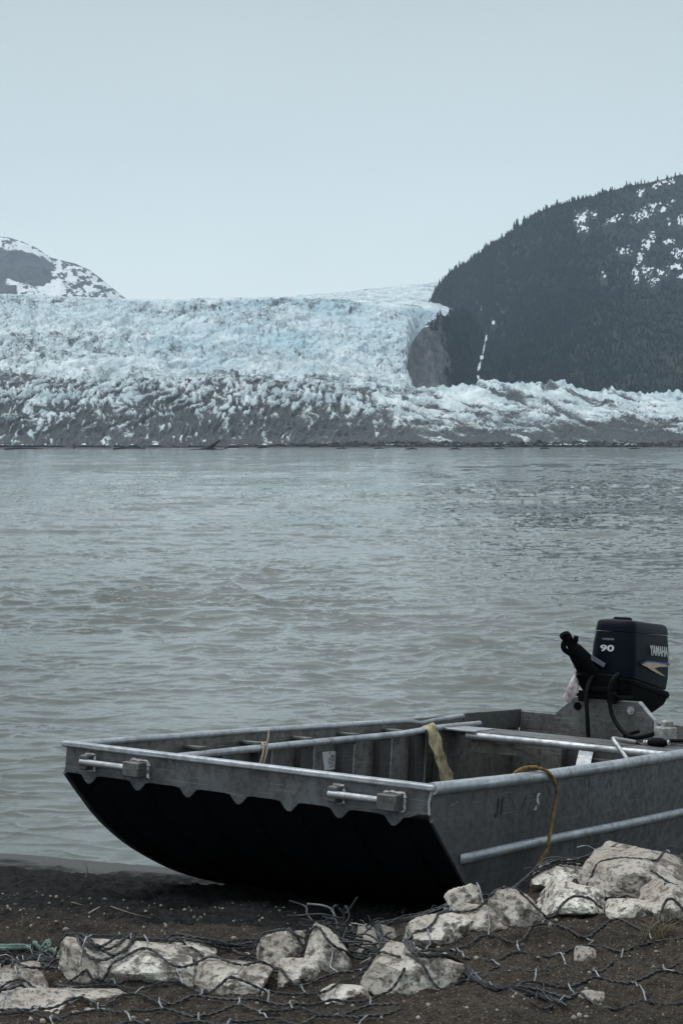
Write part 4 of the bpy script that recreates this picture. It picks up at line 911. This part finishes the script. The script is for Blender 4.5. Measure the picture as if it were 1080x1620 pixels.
# webbing strap over the inner rail
mb = MB(); CL = [(3.02, 1.812, -.16, 0), (3.03, 1.805, -.085, 0), (3.05, 1.80, -.040, 0), (3.06, 1.775, -.024, 0), (3.065, 1.75, -.040, .0), (3.09, 1.735, -.12, .012), (3.12, 1.725, -.19, .0), (3.155, 1.71, -.27, -.012), (3.19, 1.70, -.34, .005), (3.225, 1.68, -.42, .0), (3.25, 1.66, -.55, 0)]
C2 = smooth_path([Vector(p[:3]) for p in CL], .02); A = []; Bb = []
for i, p in enumerate(C2):
    wob = .006 * math.sin(i * 1.3); hw = .056 + .006 * math.sin(i * .7)
    A.append(bp_(p.x - hw, p.y + wob, p.z - .01)); Bb.append(bp_(p.x + hw, p.y - wob - .004, p.z + .01))
mb.sheet(A, Bb, .004); st = mb.build('webbing_strap', M['strap'], ang=60); tag(st, 'faded yellow webbing strap hanging over the inner rail of the boat', 'strap')
# cord tied on the inner rail
mb = MB(); 
for d0 in (0, .03): mb.tube(smooth_path([bp_(1.30 + d0, 1.75, -.17), bp_(1.33 + d0, 1.748, -.09), bp_(1.345 + d0, 1.765, -.047), bp_(1.36 + d0 * .3, 1.80, -.06)], .01), .006, 6)
mb.tube(smooth_path([bp_(1.36, 1.752, -.06), bp_(1.37, 1.748, -.02), bp_(1.375, 1.75, .02)], .01), .005, 6)
tag(mb.build('cord', M['cord'], ang=60), 'thin tan cord tied round the inner rail near the bow', 'cord')
# fuel line and rod on the bench
def onl(px, py, l):
    c, s_ = math.cos(PITCH), math.sin(PITCH); v = 810 - py
    d = Vector((px - 540, FPX * c + v * s_, -FPX * s_ + v * c)); P0 = B0 + AX * l; cp = Vector((0, 0, CAMZ)); k = (P0 - cp).dot(AX) / d.dot(AX); return cp + d * k
fl = empty('fuel_line', Matrix.Translation(onl(1040, 1170, 3.62))); tag(fl, 'black fuel hose with primer bulb and pale filter block behind the bench', 'hose')
def child(mb, name, mat, par, bevel=0, ang=60):
    inv = par.matrix_basis.inverted(); mb.v = [tuple(inv @ Vector(v)) for v in mb.v]; return mb.build(name, mat, par, bevel, ang)
mb = MB(); mb.tube(smooth_path([onl(1085, 1172, 3.5), onl(1070, 1172, 3.52), onl(1056, 1173, 3.54), onl(1046, 1183, 3.5), onl(1030, 1184, 3.48), onl(1014, 1180, 3.47), onl(1003, 1176, 3.46), onl(985, 1172, 3.5), onl(978, 1166, 3.6)], .02), .011, 8); child(mb, 'hose', M['rubber'], fl)
mb = MB(); a, b_ = onl(1024, 1175, 3.46), onl(1054, 1175, 3.46); mb.tube([a.lerp(b_, k / 8) for k in range(9)], [.012, .020, .027, .029, .029, .029, .027, .02, .012], 12); child(mb, 'primer_bulb', M['rubber'], fl)
for px in (1018, 1022, 1056):
    mb = MB(); mb.tube([onl(px, 1175, 3.455), onl(px + 2, 1175, 3.455)], .016, 10); child(mb, 'hose_clamp', M['rail'], fl)
mb = MB(); p = onl(1052, 1163, 3.62); mb.bar(p + Vector((-.05, -.02, -.0)), p + Vector((.05, .02, -.0)), .08, .10); mb.bar(p + Vector((-.02, .0, .06)), p + Vector((.04, .02, .06)), .05, .05); child(mb, 'filter_block', simple('pale_filter', (.24, .24, .235), .5, .1, .6, 30, .3), fl, bevel=.008)
mb = MB(); mb.tube(smooth_path([onl(978, 1066, 4.32), onl(968, 1076, 4.26), onl(964, 1092, 4.25), onl(965, 1122, 4.25), onl(975, 1146, 4.22), onl(990, 1162, 4.18), onl(1005, 1167, 4.12), onl(1030, 1162, 3.95), onl(1048, 1153, 3.72)], .02), .0135, 10)
mb.tube(smooth_path([onl(985, 1166, 4.18), onl(995, 1161, 4.2), onl(1010, 1157, 4.25)], .02), .011, 8); child(mb, 'hose', M['rubber'], fl)
mb = MB(); rodp = [onl(999, 1214, 3.18), onl(985, 1192, 3.22), onl(970, 1171, 3.26), onl(972, 1168.5, 3.28), onl(985, 1171, 3.34), onl(1003, 1174, 3.42)]
mb.tube(smooth_path(rodp, .01), .0125, 10); rod = mb.build('bent_rod', M['steel']); tag(rod, 'bent grey metal rod resting on the front of the bench', 'rod')

# ------------------------------------------------------------------ outboard motor
MO = BM @ Matrix.Translation((L_ - .10, 1.255, .13))
mot = empty('outboard_motor', MO); tag(mot, 'dark navy outboard motor with white lettering clamped to the stern', 'outboard motor')
def rrect(l0, l1, hw, z, r0=.07, n=5, front=1.0, dz=0.0):
    """rounded rectangle ring in the horizontal plane; front end narrower by `front`; dz drops the aft end"""
    out_ = []; cor = [(l0 + r0, -hw * front + r0, 180), (l1 - r0, -hw + r0, 270), (l1 - r0, hw - r0, 0), (l0 + r0, hw * front - r0, 90)]
    for cx, cy2, a0 in cor:
        for k in range(n + 1):
            a = R(a0 + 90 * k / n); x = cx + r0 * math.cos(a); out_.append((x, cy2 + r0 * math.sin(a), z - dz * (x - l0) / (l1 - l0)))
    return out_
# local origin: l=4.40, w=1.255, h=.13
HB = .15
mb = MB(); rings = [rrect(.095, .715, .165, HB + .0, .07, 6, .92, .10), rrect(.095, .725, .172, HB + .05, .07, 6, .92, .07), rrect(.105, .725, .168, HB + .20, .07, 6, .90, .03), rrect(.118, .715, .160, HB + .285, .068, 6, .88, .02)]
mb.loft(rings); cowl = mb.build('cowling', M['navy'], mot, ang=50)
mb = MB(); mb.loft([rrect(.116, .718, .163, HB + .289, .068, 6, .88, .02), rrect(.120, .716, .160, HB + .315, .068, 6, .88, .02), rrect(.126, .70, .152, HB + .350, .066, 6, .88, .022), rrect(.140, .68, .135, HB + .360, .06, 6, .88, .022), rrect(.20, .60, .08, HB + .366, .05, 6, .88, .022)]); mb.build('cowling_lid', M['navy'], mot, ang=50)
mb = MB(); mb.tube([(.27, 0, HB + .355), (.27, 0, HB + .372), (.27, 0, HB + .380)], [.062, .062, .052], 20); mb.build('fill_cap', M['black'], mot)
mb = MB(); mb.loft([rrect(.06, .74, .178, HB - .004, .08, 6, .92, .115), rrect(.055, .748, .184, HB - .02, .08, 6, .92, .12), rrect(.06, .74, .178, HB - .036, .08, 6, .92, .125)]); mb.build('gasket_rim', M['black'], mot, ang=50)
mb = MB(); mb.loft([rrect(.14, .50, .09, -.17, .05, 6, .9, .0), rrect(.10, .56, .12, -.08, .06, 6, .9, .03), rrect(.05, .70, .160, .03, .07, 6, .92, .08), rrect(.06, .735, .172, HB - .036, .08, 6, .92, .125)]); mb.build('lower_cowl', M['black'], mot, ang=50)
mb = MB(); mb.loft([rrect(.16, .50, .07, -.16, .04, 4, .7), rrect(.18, .46, .06, -.5, .04, 4, .6), rrect(.20, .46, .045, -.75, .03, 4, .5)]); mb.tube([(.05, 0, -.86), (.12, 0, -.86), (.25, 0, -.86), (.5, 0, -.86), (.56, 0, -.86)], [.02, .055, .065, .05, .035], 14); mb.box((.15, -.10, -.66), (.58, .10, -.645)); leg = mb.build('drive_leg', M['navy'], mot, ang=50)
mb = MB()
for k in range(3):
    a = R(120 * k); c_, s_ = math.cos(a), math.sin(a)
    A = [(.58 + .03 * q, c_ * (.03 + .12 * q) - s_ * .05 * math.sin(q * 3), -.86 + s_ * (.03 + .12 * q) + c_ * .05 * math.sin(q * 3)) for q in np.linspace(0, 1, 6)]; Bb = [(.62 - .03 * q, c_ * (.03 + .12 * q) + s_ * .05 * math.sin(q * 3), -.86 + s_ * (.03 + .12 * q) - c_ * .05 * math.sin(q * 3)) for q in np.linspace(0, 1, 6)]
    mb.sheet(A, Bb, .006)
mb.tube([(.55, 0, -.86), (.66, 0, -.86)], [.035, .02], 10); mb.build('propeller', M['black'], leg)
mb = MB(); mb.box((.10, .135, HB - .035), (.145, .175, HB + .045)); mb.build('latch', M['steel'], mot, bevel=.006)
# clamp bracket over the motor plate
mb = MB(); mb.box((-.075, -.15, .006), (.14, .15, .03)); mb.box((-.09, -.13, -.02), (-.055, -.07, .05)); mb.box((-.09, .07, -.02), (-.055, .13, .05)); mb.box((-.045, -.13, -.10), (-.0, .13, .0) ) if False else None
mb.box((.0, -.08, .03), (.16, .08, .16)); mb.build('clamp_bracket', M['black'], mot, bevel=.006)
mb = MB(); mb.bar((-.07, .075, .060), (-.07, -.075, .068), .04, .03); mb.bar((-.07, .078, .052), (-.07, .050, .060), .05, .02); mb.build('tilt_lever', M['black'], mot, bevel=.003)
# tiller arm rising towards the bow
mb = MB(); arm = [(.16, .05, .095), (.09, .09, .125), (.03, .125, .195), (-.03, .16, .265), (-.07, .185, .315)]
P_ = smooth_path(arm, .02); mb.tube(P_, [.096 - .052 * (i / len(P_)) ** 1.3 for i in range(len(P_))], 12)
mb.tube(smooth_path([(.14, .05, .0), (.09, .08, .03), (.03, .12, .10), (-.01, .15, .17)], .02), [.06, .062, .062, .06, .055, .05] + [.05] * 20 if False else .058, 12); till = mb.build('tiller_arm', M['black'], mot)
mb = MB(); mb.tube([(-.06, .18, .305), (-.085, .20, .345), (-.10, .212, .372), (-.112, .222, .395)], [.038, .030, .032, .034], 12); mb.tube([(-.108, .235, .402), (-.115, .222, .385)], [.036, .034], 12); mb.tube([(-.09, .165, .352), (-.10, .155, .395)], .017, 8); mb.build('tiller_grip', M['rubber'], till)
mb = MB(); mb.tube(smooth_path([(-.105, .222, .37), (-.11, .238, .335), (-.10, .235, .305), (-.08, .21, .285), (-.05, .18, .27)], .015), .019, 8); mb.build('throttle_lever', M['black'], till)
mb = MB(); mb.tube([(.04, .06, .150), (-.03, .11, .148), (-.042, .123, .145)], [.013, .013, .02], 8); mb.build('shift_knob', M['black'], mot)
mb = MB(); mb.bar((-.01, .085, .262), (.05, .02, .215), .03, .03); mb.build('nameplate', simple('grey_label', (.10, .11, .14), .5, 0, .2, 30, 0), till)
mb = MB(); mb.tube(smooth_path([(.03, .09, .14), (-.03, .066, .135), (-.10, .057, .083), (-.13, .052, .003), (-.15, .030, -.115), (-.15, .014, -.263), (-.15, .010, -.35)], .02), .0135, 10); mb.build('control_cable', M['rubber'], mot)
# lettering as thin raised decals
def text(s_, size, mat, name, parent, origin, ex, ey, depth=.0012, sx=1.0, bold=0.0):
    cu = bpy.data.curves.new('txt', 'FONT'); cu.body = s_; cu.size = size; cu.extrude = depth; cu.offset = bold; cu.align_x = 'LEFT'; cu.resolution_u = 3
    tmp = bpy.data.objects.new('txt', cu); COL.objects.link(tmp); dg = bpy.context.evaluated_depsgraph_get(); me = bpy.data.meshes.new_from_object(tmp.evaluated_get(dg)); bpy.data.objects.remove(tmp)
    ex = Vector(ex).normalized(); ey = Vector(ey).normalized(); ez = ex.cross(ey)
    for v in me.vertices: c_ = v.co.copy(); v.co = Vector(origin) + ex * c_.x * sx + ey * c_.y + ez * c_.z
    me.materials.clear(); return link(name, me, mat, parent)
# front face of the cowl looks towards the bow (-x); writing runs from +y to -y
fx = .100
text('90', .056, M['white'], 'lettering', cowl, (fx - .0005, .075, HB + .155), (0, -1, .03), (.06, 0, 1), .0012, 1.75, .0016)
text('YAMAHA', .021, simple('dull_print', (.25, .26, .28), .5, 0, .1, 40, 0), 'lettering', cowl, (fx + .005, .068, HB + .226), (0, -1, .03), (.06, 0, 1), .0008, 1.0)
text('YAMAHA', .092, M['white'], 'lettering', cowl, (.345, -.1725, HB + .142), (1, 0, -.05), (0, .04, 1), .0012, .80, .0016)
def decal(poly, mat, name, y):
    mb = MB(); mb.prism(poly, (0, y, HB), (1, 0, 0), (0, 0, 1), (0, -.0012, 0)); mb.build(name, mat, cowl)
decal([(.17, .088), (.30, .105), (.45, .098), (.68, .083), (.69, .068), (.5, .084), (.38, .092), (.30, .092)], M['blue'], 'stripe', -.1735)
decal([(.20, .082), (.30, .094), (.42, .090), (.60, .076), (.66, .060), (.50, .062), (.42, .052), (.50, .030), (.62, -.004), (.55, .004), (.38, .040), (.30, .062)], M['gold'], 'stripe', -.1745)
# cloth tied under the tiller
mb = MB(); top_ = MO @ Vector((-.06, .185, .20)); C2 = []
rings = []
for i, (dz, hw, th) in enumerate(((0, .006, .006), (-.04, .006, .005), (-.06, .010, .008), (-.09, .022, .012), (-.13, .034, .015), (-.17, .040, .017), (-.20, .036, .015), (-.225, .024, .011), (-.235, .010, .006))):
    ring = []
    for k in range(18):
        a = 2 * math.pi * k / 18; f = 1 + .28 * math.sin(3 * a + i * .5) * (i > 2); ring.append(top_ + Vector((math.cos(a) * hw * f + (-.016 if i > 5 else .0) + .012 * math.sin(i * .9), math.sin(a) * th * f, dz + (.02 * math.cos(a + 1) if i > 4 else 0))))
    rings.append(ring)
mb.loft(rings); rg = mb.build('cloth_rag', M['rag'], ang=60); tag(rg, 'pink and white cloth rag hanging below the tiller arm', 'rag')

# ------------------------------------------------------------------ haze
m = bpy.data.materials.new('haze_air'); m.use_nodes = True; t = m.node_tree; t.nodes.clear(); o = N(t, 'ShaderNodeOutputMaterial'); pvn = N(t, 'ShaderNodeVolumePrincipled')
pvn.inputs['Color'].default_value = (.60, .78, .98, 1); pvn.inputs['Density'].default_value = 8.5e-5; t.links.new(pvn.outputs[0], o.inputs['Volume'])
mb = MB(); mb.box((-7500, -60, -6), (7500, 7200, 1200)); hz_o = mb.build('haze', m); tag(hz_o, label='pale blue haze over the lake and mountains', kind='stuff')
